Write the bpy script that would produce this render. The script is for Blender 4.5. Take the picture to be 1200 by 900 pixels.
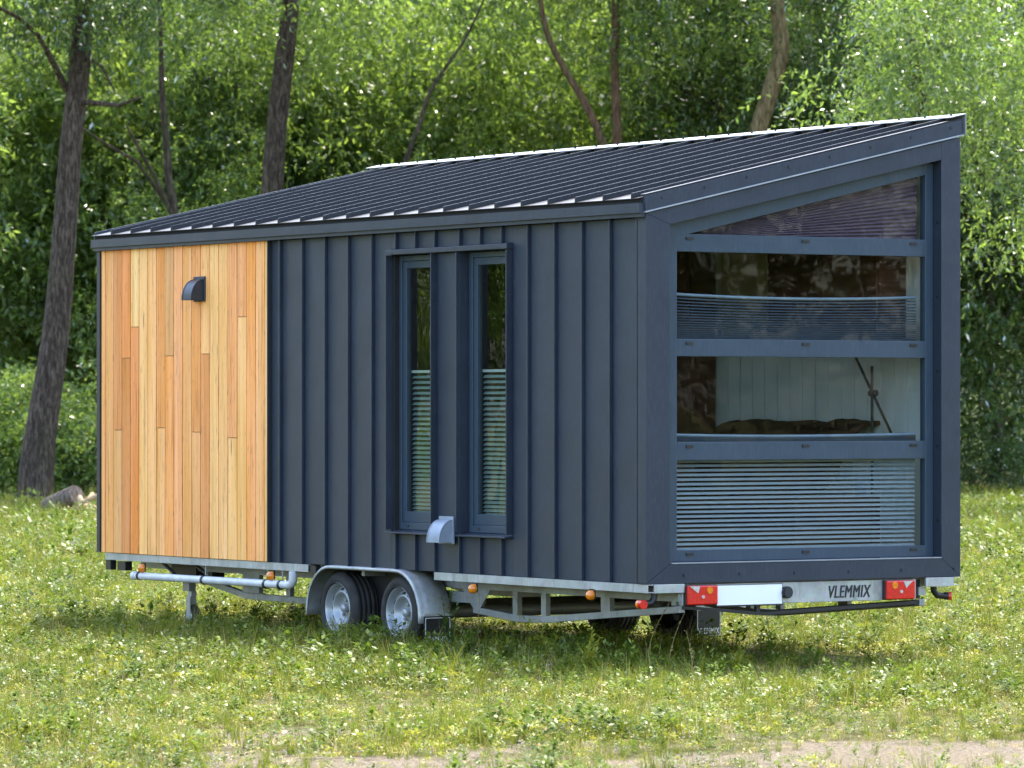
import bpy, bmesh, math, random
import numpy as np
from mathutils import Vector, Matrix, noise

random.seed(7)
rng = np.random.default_rng(11)
R = math.radians
scene = bpy.context.scene
for o in list(bpy.data.objects):
    bpy.data.objects.remove(o)

# ------------------------------------------------------------------ camera, sky, sun, exposure
CAM = Vector((24.214, -16.323, 1.718))
FWD = Vector((-0.84531, 0.53426, 0.004833)).normalized()
FH = Vector((-0.84532, 0.53427, 0)).normalized()
RT = Vector((0.53427, 0.84532, 0)).normalized()
FPX = 5320.4                                   # focal length in photo pixels (1200 wide)
cam_data = bpy.data.cameras.new('camera')
cam = bpy.data.objects.new('camera', cam_data)
scene.collection.objects.link(cam)
cam.location = CAM
cam.rotation_euler = FWD.to_track_quat('-Z', 'Y').to_euler()
cam_data.sensor_width = 36.0
cam_data.lens = FPX / 1200 * 36
cam_data.clip_start = 0.5
cam_data.clip_end = 3000
cam_data.dof.use_dof = True
cam_data.dof.focus_distance = 30.5
cam_data.dof.aperture_fstop = 7.5
scene.camera = cam

SUN_EL, SUN_AZ = R(60), math.atan2(-0.62, 0.78)   # azimuth of the sun from +Y towards +X
sun_dir = Vector((math.sin(SUN_AZ) * math.cos(SUN_EL), math.cos(SUN_AZ) * math.cos(SUN_EL), math.sin(SUN_EL)))
world = bpy.data.worlds.new('World')
scene.world = world
world.use_nodes = True
wn = world.node_tree
wn.nodes.clear()
sky = wn.nodes.new('ShaderNodeTexSky')
sky.sky_type = 'NISHITA'
sky.sun_disc = False
sky.sun_elevation = SUN_EL
sky.sun_rotation = SUN_AZ
sky.air_density = 1.0
sky.dust_density = 2.5
sky.ozone_density = 0.6
bg = wn.nodes.new('ShaderNodeBackground')
bg.inputs['Strength'].default_value = 0.15
wo = wn.nodes.new('ShaderNodeOutputWorld')
wn.links.new(sky.outputs[0], bg.inputs[0])
wn.links.new(bg.outputs[0], wo.inputs[0])
sun_l = bpy.data.lights.new('sun', 'SUN')
sun_l.energy = 2.1
sun_l.angle = R(0.53)
sun_l.color = (1.0, 0.94, 0.84)
sun = bpy.data.objects.new('sun', sun_l)
scene.collection.objects.link(sun)
sun.location = (0, 0, 30)
sun.rotation_euler = (-sun_dir).to_track_quat('-Z', 'Y').to_euler()

scene.view_settings.view_transform = 'Standard'
scene.view_settings.look = 'None'
scene.view_settings.gamma = 1.0
scene.view_settings.exposure = 2.56
scene.render.engine = 'CYCLES'
scene.cycles.max_bounces = 8
scene.cycles.diffuse_bounces = 4
scene.cycles.transparent_max_bounces = 16
scene.cycles.caustics_reflective = False
scene.cycles.caustics_refractive = False
scene.cycles.use_denoising = True

# ------------------------------------------------------------------ helpers
COL = scene.collection

def at(u, depth, z=0.0):
    """world point at photo column u, at a horizontal distance from the camera"""
    p = CAM + FH * depth + RT * ((u - 600) / FPX * depth)
    return Vector((p.x, p.y, z))

def zat(v, depth):
    return CAM.z + depth * (FWD.z - (v - 450) / FPX)

class MB:
    """collects shapes into one mesh"""
    def __init__(self, zo=0.0):
        self.v, self.f, self.s, self.zo = [], [], [], zo
    def add(self, vs, fs, smooth=False):
        n = len(self.v)
        self.v += [(p[0], p[1], p[2] + self.zo) for p in vs]
        self.f += [tuple(i + n for i in f) for f in fs]
        self.s += [smooth] * len(fs)
        return self
    def box(self, x0, x1, y0, y1, z0, z1):
        return self.add([(x, y, z) for z in (z0, z1) for y in (y0, y1) for x in (x0, x1)],
                        [(0, 2, 3, 1), (4, 5, 7, 6), (0, 1, 5, 4), (2, 6, 7, 3), (0, 4, 6, 2), (1, 3, 7, 5)])
    def prism(self, poly, a0, a1, axis):
        """poly of 2-D points extruded along an axis ('x': poly is (y,z); 'y': poly is (x,z); 'z': (x,y))"""
        def P(p, a):
            return {'x': (a, p[0], p[1]), 'y': (p[0], a, p[1]), 'z': (p[0], p[1], a)}[axis]
        n = len(poly)
        vs = [P(p, a0) for p in poly] + [P(p, a1) for p in poly]
        fs = [tuple(range(n))[::-1], tuple(range(n, 2 * n))] + [(i, (i + 1) % n, n + (i + 1) % n, n + i) for i in range(n)]
        return self.add(vs, fs)
    def tube(self, pts, rad, seg=10, caps=True, smooth=True):
        pts = [Vector(p) for p in pts]
        rads = rad if isinstance(rad, (list, tuple)) else [rad] * len(pts)
        vs, fs = [], []
        up = None
        for i, p in enumerate(pts):
            t = (pts[min(i + 1, len(pts) - 1)] - pts[max(i - 1, 0)]).normalized()
            if up is None:
                up = Vector((0, 0, 1)) if abs(t.z) < 0.9 else Vector((1, 0, 0))
            a = t.cross(up).normalized()
            b = a.cross(t).normalized()
            up = b
            for k in range(seg):
                an = 2 * math.pi * k / seg
                vs.append(p + (a * math.cos(an) + b * math.sin(an)) * rads[i])
        for i in range(len(pts) - 1):
            for k in range(seg):
                k2 = (k + 1) % seg
                fs.append((i * seg + k, i * seg + k2, (i + 1) * seg + k2, (i + 1) * seg + k))
        self.add(vs, fs, smooth)
        if caps:
            n = len(vs)
            self.add(vs[:seg], [tuple(range(seg))[::-1]])
            self.add(vs[n - seg:], [tuple(range(seg))])
        return self
    def lathe_y(self, cx, cz, prof, seg=40, smooth=True):
        """prof of (radius, y) turned round the axis y through (cx, cz)"""
        vs, fs = [], []
        m = len(prof)
        for k in range(seg):
            an = 2 * math.pi * k / seg
            for r, y in prof:
                vs.append((cx + r * math.cos(an), y, cz + r * math.sin(an)))
        for k in range(seg):
            k2 = (k + 1) % seg
            for j in range(m - 1):
                fs.append((k * m + j, k2 * m + j, k2 * m + j + 1, k * m + j + 1))
        return self.add(vs, fs, smooth)
    def mesh(self, name):
        me = bpy.data.meshes.new(name)
        me.from_pydata(self.v, [], self.f)
        me.polygons.foreach_set('use_smooth', self.s)
        bm = bmesh.new(); bm.from_mesh(me)
        bmesh.ops.recalc_face_normals(bm, faces=bm.faces)
        bm.to_mesh(me); bm.free()
        me.update()
        return me
    def build(self, name, mat, parent=None, bevel=0.0):
        me = self.mesh(name)
        me.materials.append(mat)
        o = link(name, me, parent)
        if bevel:
            b = o.modifiers.new('bevel', 'BEVEL')
            b.width = bevel; b.segments = 2; b.limit_method = 'ANGLE'; b.angle_limit = R(40)
        return o

def link(name, data, parent=None):
    o = bpy.data.objects.new(name, data)
    COL.objects.link(o)
    if parent is not None:
        o.parent = parent
        o.matrix_parent_inverse = Matrix.Identity(4)
        pl = Vector((0, 0, 0)); q = parent
        while q is not None:
            pl += q.location; q = q.parent
        o.location = -pl
    return o

def tag(o, label=None, cat=None, group=None, kind=None):
    if label: o['label'] = label
    if cat: o['category'] = cat
    if group: o['group'] = group
    if kind: o['kind'] = kind
    return o

def thing(name, label, cat, loc=(0, 0, 0), group=None):
    o = bpy.data.objects.new(name, None)
    o.empty_display_size = 0.2
    COL.objects.link(o)
    o.location = loc
    return tag(o, label, cat, group)

def np_mesh(name, verts, faces, mat, tint=None):
    """fast quad mesh from numpy arrays"""
    me = bpy.data.meshes.new(name)
    nv, nf, k = len(verts), len(faces), faces.shape[1]
    me.vertices.add(nv)
    me.vertices.foreach_set('co', verts.astype(np.float32).ravel())
    me.loops.add(nf * k)
    me.loops.foreach_set('vertex_index', faces.astype(np.int32).ravel())
    me.polygons.add(nf)
    me.polygons.foreach_set('loop_start', np.arange(0, nf * k, k, dtype=np.int32))
    me.polygons.foreach_set('loop_total', np.full(nf, k, dtype=np.int32))
    if tint is not None:
        a = me.attributes.new('tint', 'FLOAT', 'FACE')
        a.data.foreach_set('value', tint.astype(np.float32))
    me.update(calc_edges=True)
    me.materials.append(mat)
    return me

# ------------------------------------------------------------------ materials
def srgb(r, g, b):
    return tuple(((c / 255) / 12.92 if c / 255 <= 0.04045 else ((c / 255 + 0.055) / 1.055) ** 2.4) for c in (r, g, b)) + (1.0,)

class NT:
    def __init__(self, name):
        self.m = bpy.data.materials.new(name)
        self.m.use_nodes = True
        self.t = self.m.node_tree
        self.t.nodes.clear()
        self.out = self.n('ShaderNodeOutputMaterial')
    def n(self, kind, **kw):
        nd = self.t.nodes.new(kind)
        for k, v in kw.items():
            if k.startswith('i_'):
                nd.inputs[k[2:].replace('_', ' ')].default_value = v
            else:
                setattr(nd, k, v)
        return nd
    def l(self, a, b):
        self.t.links.new(a, b)
    def surf(self, s):
        self.l(s, self.out.inputs['Surface'])
        return self.m
    def coords(self, kind='Object', scale=(1, 1, 1)):
        tc = self.n('ShaderNodeTexCoord')
        mp = self.n('ShaderNodeMapping')
        mp.inputs['Scale'].default_value = scale
        self.l(tc.outputs[kind], mp.inputs['Vector'])
        return mp.outputs[0]
    def noise(self, vec, scale, detail=4, rough=0.6):
        nz = self.n('ShaderNodeTexNoise', i_Scale=scale, i_Detail=detail, i_Roughness=rough)
        self.l(vec, nz.inputs['Vector'])
        return nz.outputs['Fac']
    def ramp(self, fac, stops):
        r = self.n('ShaderNodeValToRGB')
        e = r.color_ramp.elements
        while len(e) < len(stops):
            e.new(0.5)
        for el, (p, c) in zip(e, stops):
            el.position = p
            el.color = c if len(c) == 4 else tuple(c) + (1,)
        self.l(fac, r.inputs[0])
        return r.outputs[0]
    def mix(self, fac, a, b, mode='MIX'):
        m = self.n('ShaderNodeMix', data_type='RGBA', blend_type=mode)
        for sock, v in ((m.inputs[0], fac), (m.inputs[6], a), (m.inputs[7], b)):
            if hasattr(v, 'is_linked') or hasattr(v, 'links'):
                self.l(v, sock)
            else:
                sock.default_value = v if not isinstance(v, tuple) or len(v) == 4 else tuple(v) + (1,)
        return m.outputs[2]
    def math(self, op, a, b=None, clamp=False):
        m = self.n('ShaderNodeMath', operation=op, use_clamp=clamp)
        for sock, v in ((m.inputs[0], a), (m.inputs[1], b)):
            if v is None: continue
            if hasattr(v, 'links'): self.l(v, sock)
            else: sock.default_value = v
        return m.outputs[0]
    def bump(self, h, strength=0.3, dist=0.01):
        b = self.n('ShaderNodeBump', i_Strength=strength, i_Distance=dist)
        self.l(h, b.inputs['Height'])
        return b.outputs[0]
    def pbr(self, col, rough=0.5, metal=0.0, spec=0.5, normal=None):
        p = self.n('ShaderNodeBsdfPrincipled')
        for sock, v in ((p.inputs['Base Color'], col), (p.inputs['Roughness'], rough), (p.inputs['Metallic'], metal)):
            if hasattr(v, 'links'): self.l(v, sock)
            else: sock.default_value = v if not isinstance(v, tuple) or len(v) == 4 else tuple(v) + (1,)
        p.inputs['Specular IOR Level'].default_value = spec
        if normal is not None: self.l(normal, p.inputs['Normal'])
        return p.outputs[0]

def m_metal_paint(name, base, rough=0.42, var=0.12, spec=0.4):
    k = NT(name)
    c = k.coords('Object')
    n1 = k.noise(c, 2.2, 3)
    n2 = k.noise(k.coords('Object', (18, 18, 3)), 4, 4)
    dark = tuple(x * (1 - var) for x in base)
    lite = tuple(x * (1 + var) for x in base)
    col = k.ramp(n1, [(0.3, dark), (0.7, lite)])
    dust = k.ramp(n2, [(0.48, (0, 0, 0)), (0.78, (1, 1, 1))])
    fac = k.math('MULTIPLY', dust, 0.09)
    col = k.mix(fac, col, (0.22, 0.21, 0.19, 1))
    rg = k.math('MULTIPLY_ADD', n2, 0.16)
    k.t.nodes[-1].inputs[2].default_value = rough - 0.08
    nb = k.bump(k.noise(c, 3.2, 2), 0.16, 0.03)
    return k.surf(k.pbr(col, rg, 0.0, spec, nb))

def m_galv(name='galvanised_steel', base=(0.33, 0.34, 0.33)):
    k = NT(name)
    c = k.coords('Object')
    vor = k.n('ShaderNodeTexVoronoi', i_Scale=45.0)
    k.l(c, vor.inputs['Vector'])
    n1 = k.noise(c, 6, 4)
    col = k.ramp(n1, [(0.3, tuple(x * 0.72 for x in base)), (0.72, tuple(x * 1.12 for x in base))])
    col = k.mix(0.12, col, vor.outputs['Color'], 'SOFT_LIGHT')
    n2 = k.noise(k.coords('Object', (1, 1, 0.25)), 22, 5)
    grime = k.ramp(n2, [(0.55, (0, 0, 0)), (0.75, (1, 1, 1))])
    col = k.mix(k.math('MULTIPLY', grime, 0.45), col, (0.13, 0.13, 0.09, 1))
    return k.surf(k.pbr(col, 0.5, 0.45, 0.5))

def m_plain(name, col, rough=0.5, metal=0.0, spec=0.5, var=0.15, scale=8):
    k = NT(name)
    n1 = k.noise(k.coords('Object'), scale, 4)
    c = k.ramp(n1, [(0.3, tuple(x * (1 - var) for x in col)), (0.7, tuple(min(1, x * (1 + var)) for x in col))])
    return k.surf(k.pbr(c, rough, metal, spec))

def m_wood():
    k = NT('cedar_wood')
    oi = k.n('ShaderNodeObjectInfo')
    tc = k.n('ShaderNodeTexCoord')
    off = k.n('ShaderNodeVectorMath', operation='SCALE')
    k.l(oi.outputs['Random'], off.inputs['Scale'])
    off.inputs[0].default_value = (37.0, 11.0, 53.0)
    add = k.n('ShaderNodeVectorMath', operation='ADD')
    k.l(tc.outputs['Object'], add.inputs[0]); k.l(off.outputs[0], add.inputs[1])
    def mp(s):
        m = k.n('ShaderNodeMapping'); m.inputs['Scale'].default_value = s
        k.l(add.outputs[0], m.inputs['Vector']); return m.outputs[0]
    streak = k.noise(mp((60, 20, 1.1)), 1.0, 5, 0.65)
    broad = k.noise(mp((9, 4, 0.5)), 1.0, 3)
    fleck = k.noise(mp((90, 30, 9)), 1.0, 3, 0.5)
    col = oi.outputs['Color']
    hs = k.n('ShaderNodeHueSaturation', i_Saturation=1.12, i_Value=0.90); k.l(col, hs.inputs['Color'])
    hl = k.n('ShaderNodeHueSaturation', i_Saturation=0.9, i_Value=1.16); k.l(col, hl.inputs['Color'])
    a = k.mix(k.ramp(broad, [(0.35, (0, 0, 0)), (0.68, (1, 1, 1))]), hs.outputs[0], hl.outputs[0])
    a = k.mix(0.45, a, col)
    s = k.ramp(streak, [(0.33, (0.62, 0.50, 0.40)), (0.44, (0.97, 0.95, 0.92)), (0.66, (1.10, 1.09, 1.06))])
    a = k.mix(1.0, a, s, 'MULTIPLY')
    fl = k.ramp(fleck, [(0.61, (0, 0, 0)), (0.69, (1, 1, 1))])
    a = k.mix(k.math('MULTIPLY', fl, 0.45), a, (0.20, 0.10, 0.045, 1))
    vor = k.n('ShaderNodeTexVoronoi', i_Scale=1.0, feature='F1'); k.l(mp((7, 3, 0.9)), vor.inputs['Vector'])
    knot = k.ramp(vor.outputs['Distance'], [(0.035, (1, 1, 1)), (0.085, (0, 0, 0))])
    a = k.mix(k.math('MULTIPLY', knot, 0.7), a, (0.15, 0.07, 0.03, 1))
    return k.surf(k.pbr(a, 0.6, 0, 0.35, k.bump(streak, 0.25, 0.003)))

def m_glass(name='window_glass', tint=(0.86, 0.9, 0.9), wav=0.008, refl=0.42):
    k = NT(name)
    fr = k.n('ShaderNodeFresnel', i_IOR=1.52)
    geo = k.n('ShaderNodeNewGeometry')
    io = k.math('MULTIPLY_ADD', geo.outputs['Backfacing'], 1 / 1.52 - 1.52)
    k.t.nodes[-1].inputs[2].default_value = 1.52
    k.l(io, fr.inputs['IOR'])
    nz = k.noise(k.coords('Object', (1, 1, 0.5)), 2.3, 2)
    nb = k.bump(nz, 0.12, wav)
    gl = k.n('ShaderNodeBsdfGlossy', i_Roughness=0.015)
    k.l(nb, gl.inputs['Normal']); k.l(nb, fr.inputs['Normal'])
    tr = k.n('ShaderNodeBsdfTransparent'); tr.inputs['Color'].default_value = tint + (1,)
    mx = k.n('ShaderNodeMixShader')
    f2 = k.math('MULTIPLY', fr.outputs[0], refl, True)
    k.l(f2, mx.inputs[0]); k.l(tr.outputs[0], mx.inputs[1]); k.l(gl.outputs[0], mx.inputs[2])
    return k.surf(mx.outputs[0])

def m_blind(name, col, trans=0.35):
    k = NT(name)
    n1 = k.noise(k.coords('Object', (3, 3, 20)), 4, 3)
    c = k.ramp(n1, [(0.3, tuple(x * 0.88 for x in col)), (0.7, col)])
    d = k.n('ShaderNodeBsdfDiffuse'); k.l(c, d.inputs[0])
    t = k.n('ShaderNodeBsdfTranslucent'); k.l(c, t.inputs[0])
    mx = k.n('ShaderNodeMixShader', i_Fac=trans)
    k.l(d.outputs[0], mx.inputs[1]); k.l(t.outputs[0], mx.inputs[2])
    return k.surf(mx.outputs[0])

def m_leaf(name, dark, lite, trans=0.45, gloss=0.12, rough=0.32, scale=0.5, pale=(0.26, 0.32, 0.20)):
    """thin leaves: colour differs from leaf to leaf and, slowly, from branch to branch"""
    k = NT(name)
    at_ = k.n('ShaderNodeAttribute', attribute_name='tint')
    geo = k.n('ShaderNodeNewGeometry')
    nz = k.n('ShaderNodeTexNoise', i_Scale=scale, i_Detail=2.0); k.l(geo.outputs['Position'], nz.inputs['Vector'])
    f = k.math('ADD', k.math('MULTIPLY', at_.outputs['Fac'], 0.55), k.math('MULTIPLY', nz.outputs['Fac'], 0.5))
    c = k.ramp(f, [(0.22, dark), (0.8, lite)])
    under = k.math('MULTIPLY', geo.outputs['Backfacing'], 0.55)
    c2 = k.mix(under, c, pale)
    d = k.n('ShaderNodeBsdfDiffuse'); k.l(c2, d.inputs[0])
    t = k.n('ShaderNodeBsdfTranslucent')
    hs = k.n('ShaderNodeHueSaturation', i_Hue=0.485, i_Saturation=1.05, i_Value=1.75); k.l(c, hs.inputs['Color']); k.l(hs.outputs[0], t.inputs[0])
    g = k.n('ShaderNodeBsdfGlossy', i_Roughness=rough); g.inputs['Color'].default_value = (1, 1, 1, 1)
    mx = k.n('ShaderNodeMixShader', i_Fac=trans)
    k.l(d.outputs[0], mx.inputs[1]); k.l(t.outputs[0], mx.inputs[2])
    fr = k.n('ShaderNodeFresnel', i_IOR=1.4)
    m2 = k.n('ShaderNodeMixShader')
    k.l(k.math('MULTIPLY_ADD', fr.outputs[0], 0.22), m2.inputs[0]); k.t.nodes[-1].inputs[2].default_value = gloss * 0.3
    k.l(mx.outputs[0], m2.inputs[1]); k.l(g.outputs[0], m2.inputs[2])
    return k.surf(m2.outputs[0])

def m_bark(name, a, b):
    k = NT(name)
    c = k.coords('Object', (15, 15, 3.4))
    n1 = k.noise(c, 1.5, 6, 0.72)
    n2 = k.noise(k.coords('Object'), 0.9, 3)
    col = k.ramp(n1, [(0.36, tuple(x * 0.35 for x in a)), (0.5, a), (0.68, b)])
    moss = k.ramp(n2, [(0.5, (0, 0, 0)), (0.72, (1, 1, 1))])
    col = k.mix(k.math('MULTIPLY', moss, 0.4), col, (0.07, 0.085, 0.03, 1))
    return k.surf(k.pbr(col, 0.9, 0, 0.2, k.bump(n1, 1.0, 0.05)))

ANTH = (0.022, 0.031, 0.049)
M = {}
M['anthracite'] = m_metal_paint('anthracite_steel', ANTH, 0.40)
M['roof_steel'] = m_metal_paint('roof_steel', (0.014, 0.015, 0.019), 0.42, 0.12, 0.28)
M['frame'] = m_metal_paint('window_frame_paint', (0.034, 0.056, 0.083), 0.34, 0.06)
M['black_trim'] = m_plain('black_trim', (0.02, 0.022, 0.028), 0.5)
M['flash'] = m_plain('flashing_edge', (0.34, 0.36, 0.39), 0.35, 0.2, 0.5)
M['galv'] = m_galv()
M['galv_light'] = m_galv('pale_galvanised_steel', (0.44, 0.45, 0.44))
M['wood'] = m_wood()
M['glass'] = m_glass()
M['glass_side'] = m_glass('side_window_glass', (0.8, 0.86, 0.84), 0.05, 1.3)
M['rubber'] = m_plain('tyre_rubber', (0.028, 0.026, 0.025), 0.75, 0, 0.3, 0.35, 14)
M['black_plastic'] = m_plain('black_plastic', (0.012, 0.012, 0.013), 0.45)
M['rim'] = m_plain('rim_silver', (0.34, 0.36, 0.38), 0.35, 0.4, 0.5, 0.12, 10)
M['hole'] = m_plain('rim_hole_shade', (0.01, 0.01, 0.01), 0.9)
M['ply'] = m_plain('plywood_underside', (0.26, 0.23, 0.14), 0.8, 0, 0.2, 0.3, 4)
M['dark_core'] = m_plain('dark_membrane', (0.015, 0.015, 0.016), 0.9)
M['pvc'] = m_plain('grey_pvc', (0.55, 0.56, 0.58), 0.4)
M['white'] = m_plain('white_plate', (0.86, 0.86, 0.85), 0.35, 0, 0.5, 0.02)
M['vent_light'] = m_plain('vent_light_grey', (0.24, 0.28, 0.34), 0.4)
M['brown_wood'] = m_plain('dark_brown_wood', (0.10, 0.034, 0.018), 0.6, 0, 0.3, 0.35, 6)
M['tan_wood'] = m_plain('tan_panel', (0.33, 0.25, 0.16), 0.6)
M['white_board'] = m_plain('white_board', (0.74, 0.74, 0.72), 0.5, 0, 0.4, 0.05)
M['blanket'] = m_plain('brown_blanket', (0.045, 0.015, 0.011), 0.95, 0, 0.1, 0.3, 20)
M['blind_pale'] = m_blind('pale_blind', (0.52, 0.54, 0.56))
M['blind_green'] = m_blind('pale_green_blind', (0.46, 0.55, 0.52))
M['blind_reflect_dark'] = m_blind('dark_reflect_blind', (0.085, 0.095, 0.115), 0.1)  # same blind fabric, darkened to carry the pane's reflection
M['blind_reflect_mauve'] = m_blind('mauve_reflect_blind', (0.24, 0.155, 0.20), 0.2)  # same fabric again, tinted for the reflection on the top pane

def m_lens(name, col):
    k = NT(name)
    n1 = k.noise(k.coords('Object'), 60, 2)
    c = k.ramp(n1, [(0.35, tuple(x * 0.7 for x in col)), (0.65, col)])
    p = k.n('ShaderNodeBsdfPrincipled', i_Roughness=0.15)
    k.l(c, p.inputs['Base Color'])
    p.inputs['Coat Weight'].default_value = 0.6
    return k.surf(p.outputs[0])
M['amber'] = m_lens('amber_lens', (0.85, 0.24, 0.01))
M['red'] = m_lens('red_lens', (0.72, 0.012, 0.012))
M['clear'] = m_lens('clear_lens', (0.6, 0.55, 0.5))
M['letter_dark'] = m_plain('dark_lettering', (0.015, 0.016, 0.018), 0.5)
M['letter_white'] = m_plain('white_lettering', (0.7, 0.7, 0.7), 0.5)

# ------------------------------------------------------------------ ground
def m_ground():
    k = NT('field_soil')
    geo = k.n('ShaderNodeNewGeometry')
    def nz(s, d=4, r=0.6):
        n = k.n('ShaderNodeTexNoise', i_Scale=s, i_Detail=d, i_Roughness=r); k.l(geo.outputs['Position'], n.inputs['Vector']); return n.outputs['Fac']
    fine, mid, big = nz(38, 5, 0.7), nz(4.5, 4), nz(0.5, 3)
    soil = k.ramp(fine, [(0.30, (0.07, 0.054, 0.036)), (0.48, (0.22, 0.178, 0.125)), (0.70, (0.40, 0.34, 0.25))])
    litter = k.ramp(fine, [(0.3, (0.045, 0.048, 0.014)), (0.52, (0.12, 0.115, 0.035)), (0.72, (0.24, 0.21, 0.09))])
    at_ = k.n('ShaderNodeAttribute', attribute_name='bare')
    f = k.math('ADD', at_.outputs['Fac'], k.math('MULTIPLY_ADD', mid, 0.7))
    k.t.nodes[-2].inputs[2].default_value = -0.35
    f = k.ramp(f, [(0.3, (0, 0, 0)), (0.62, (1, 1, 1))])
    col = k.mix(f, litter, soil)
    return k.surf(k.pbr(col, 0.95, 0, 0.1, k.bump(fine, 1.0, 0.06)))
M['ground'] = m_ground()

def bare_amount(x, y):
    """how bare the soil is at a ground point: sandy track in front, thin patches beyond"""
    d = Vector((x, y, 0)) - Vector((CAM.x, CAM.y, 0))
    dep, lat = d.dot(FH), d.dot(RT)
    u = lat / max(dep, 1) * FPX + 600
    n = noise.noise(Vector((x * 0.55, y * 0.55, 3.1))) * 0.8 + noise.noise(Vector((x * 1.7, y * 1.7, 8.2))) * 0.6 + noise.noise(Vector((x * 4.1, y * 4.1, 1.2))) * 0.45
    edge = 22.25 + 0.45 * math.sin(u * 0.0085 - 1.2) + max(0, (u - 640) / 560) * 1.5
    trk = 1 / (1 + math.exp(min(60, (dep - edge) * 1.2)))
    b = trk * 0.82 + n * (0.78 + .5 * trk) - 0.05
    return max(0.0, min(1.0, b))

gv, gf, bare = [], [], []
xs_dep = list(np.linspace(14, 36, 90)) + list(np.linspace(37, 70, 34)) + [76, 84, 95, 110, 140, 200, 320]
lats = np.linspace(-1, 1, 61)
for d in xs_dep:
    hw = 0.5 * d + 4
    for t in lats:
        tt = math.copysign(abs(t) ** 2.0, t)
        p = CAM + FH * d + RT * (tt * hw)
        gv.append((p.x, p.y, 0.0)); bare.append(bare_amount(p.x, p.y))
nL = len(lats)
for i in range(len(xs_dep) - 1):
    for j in range(nL - 1):
        gf.append((i * nL + j, i * nL + j + 1, (i + 1) * nL + j + 1, (i + 1) * nL + j))
me = bpy.data.meshes.new('field')
me.from_pydata(gv, [], gf)
a = me.attributes.new('bare', 'FLOAT', 'POINT'); a.data.foreach_set('value', bare)
me.materials.append(M['ground'])
field = tag(link('field', me), kind='structure')
far = MB().add([(-900, -900, -0.03), (900, -900, -0.03), (900, 900, -0.03), (-900, 900, -0.03)], [(0, 1, 2, 3)]).build('ground', M['ground'])
tag(far, kind='structure')

# ------------------------------------------------------------------ the tiny house
ZO = -0.15
def H(): return MB(ZO)
house = thing('tiny_house', 'anthracite metal and cedar tiny house on a two-axle trailer in the field', 'tiny house')
SL = 0.2245                                  # roof slope
def rz(y): return 3.215 + SL * y             # roof pan surface

# shell: floor, walls, ceiling
H().box(-7.6, -0.04, 0.05, 2.5, 0.735, 0.80).build('floor', M['ply'], house)
w = H()
Y0, Y1 = 0.040, 0.115
for x0, x1, z0, z1 in ((-7.62, -3.22, .722, 3.16), (-2.65, -2.295, .722, 3.16), (-1.675, -0.13, .722, 3.16),
                       (-3.2199, -2.6501, .722, 0.995), (-3.2199, -2.6501, 2.93, 3.16), (-2.2949, -1.6751, .722, 0.995), (-2.2949, -1.6751, 2.93, 3.16)):
    w.box(x0, x1, Y0, Y1, z0, z1)
w.build('wall', M['dark_core'], house)
bwall = H().box(-7.62, -0.06, 2.47, 2.54, 0.722, 3.74).build('wall', M['dark_core'], house)
H().prism([(0.1201, .8005), (2.4699, .8005), (2.4699, rz(2.47) - .05), (.1201, rz(.12) - .05)], -7.62, -7.55, 'x').build('wall', M['dark_core'], house)
x = -0.15
while x > -3.6:
    H().box(x - .148, x - .004, 2.452, 2.4695, 0.805, 3.70).build('interior_board', M['white_board'], house)
    x -= .152
# roof deck and standing seam sheets
roof = H().prism([(-0.02, rz(-.02) - .05), (2.55, rz(2.55) - .05), (2.55, rz(2.55) - .006), (-.02, rz(-.02) - .006)], -7.70, -0.022, 'x').build('roof', M['dark_core'], house)
H().prism([(0.118, rz(.118) - .062), (2.452, rz(2.452) - .062), (2.452, rz(2.452) - .052), (0.118, rz(.118) - .052)], -7.54, -0.16, 'x').build('ceiling', M['white_board'], house)
seam_x = [-0.1004 - k * 0.3316 for k in range(23)]
edges = [-0.0225] + seam_x + [-7.735]
ye, yr = -0.045, 2.50
for k in range(len(edges) - 1):
    xr, xl = edges[k] - (0.001 if k else 0), edges[k + 1]
    m = H()
    m.add([(xl, ye, rz(ye)), (xr, ye, rz(ye)), (xr, yr, rz(yr)), (xl, yr, rz(yr)),
           (xl, ye, rz(ye) - .005), (xr, ye, rz(ye) - .005), (xr, yr, rz(yr) - .005), (xl, yr, rz(yr) - .005)],
          [(0, 1, 2, 3), (7, 6, 5, 4), (0, 4, 5, 1), (1, 5, 6, 2), (2, 6, 7, 3), (3, 7, 4, 0)])
    if k < len(edges) - 2:
        h = .034
        m.add([(xl - .009, ye, rz(ye)), (xl + .009, ye, rz(ye)), (xl + .006, ye, rz(ye) + h), (xl - .006, ye, rz(ye) + h),
               (xl - .009, yr, rz(yr)), (xl + .009, yr, rz(yr)), (xl + .006, yr, rz(yr) + h), (xl - .006, yr, rz(yr) + h)],
              [(0, 1, 2, 3), (7, 6, 5, 4), (1, 5, 6, 2), (2, 6, 7, 3), (3, 7, 4, 0)])
    m.build('roof_sheet', M['roof_steel'], roof)
# ridge flashing over the high edge; its pale tone stands for reflected sky
m = H()
for i in range(4):
    xa, xb = -7.74 + i * 1.9395, -7.74 + (i + 1) * 1.9395 - .004
    H().prism([(2.46, rz(2.46) + .036), (2.585, rz(2.585) + .036), (2.585, rz(2.585) - .10), (2.590, rz(2.59) - .10), (2.590, rz(2.59) + .042), (2.46, rz(2.46) + .042)], xa, xb, 'x').build('ridge_flashing', M['flash'], roof)
for i in range(27):
    xx = -7.6 + i * .29
    H().tube([(xx, 2.52, rz(2.52) + .038), (xx, 2.52, rz(2.52) + .052)], .009, 6).build('screw', M['anthracite'], roof)
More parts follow.
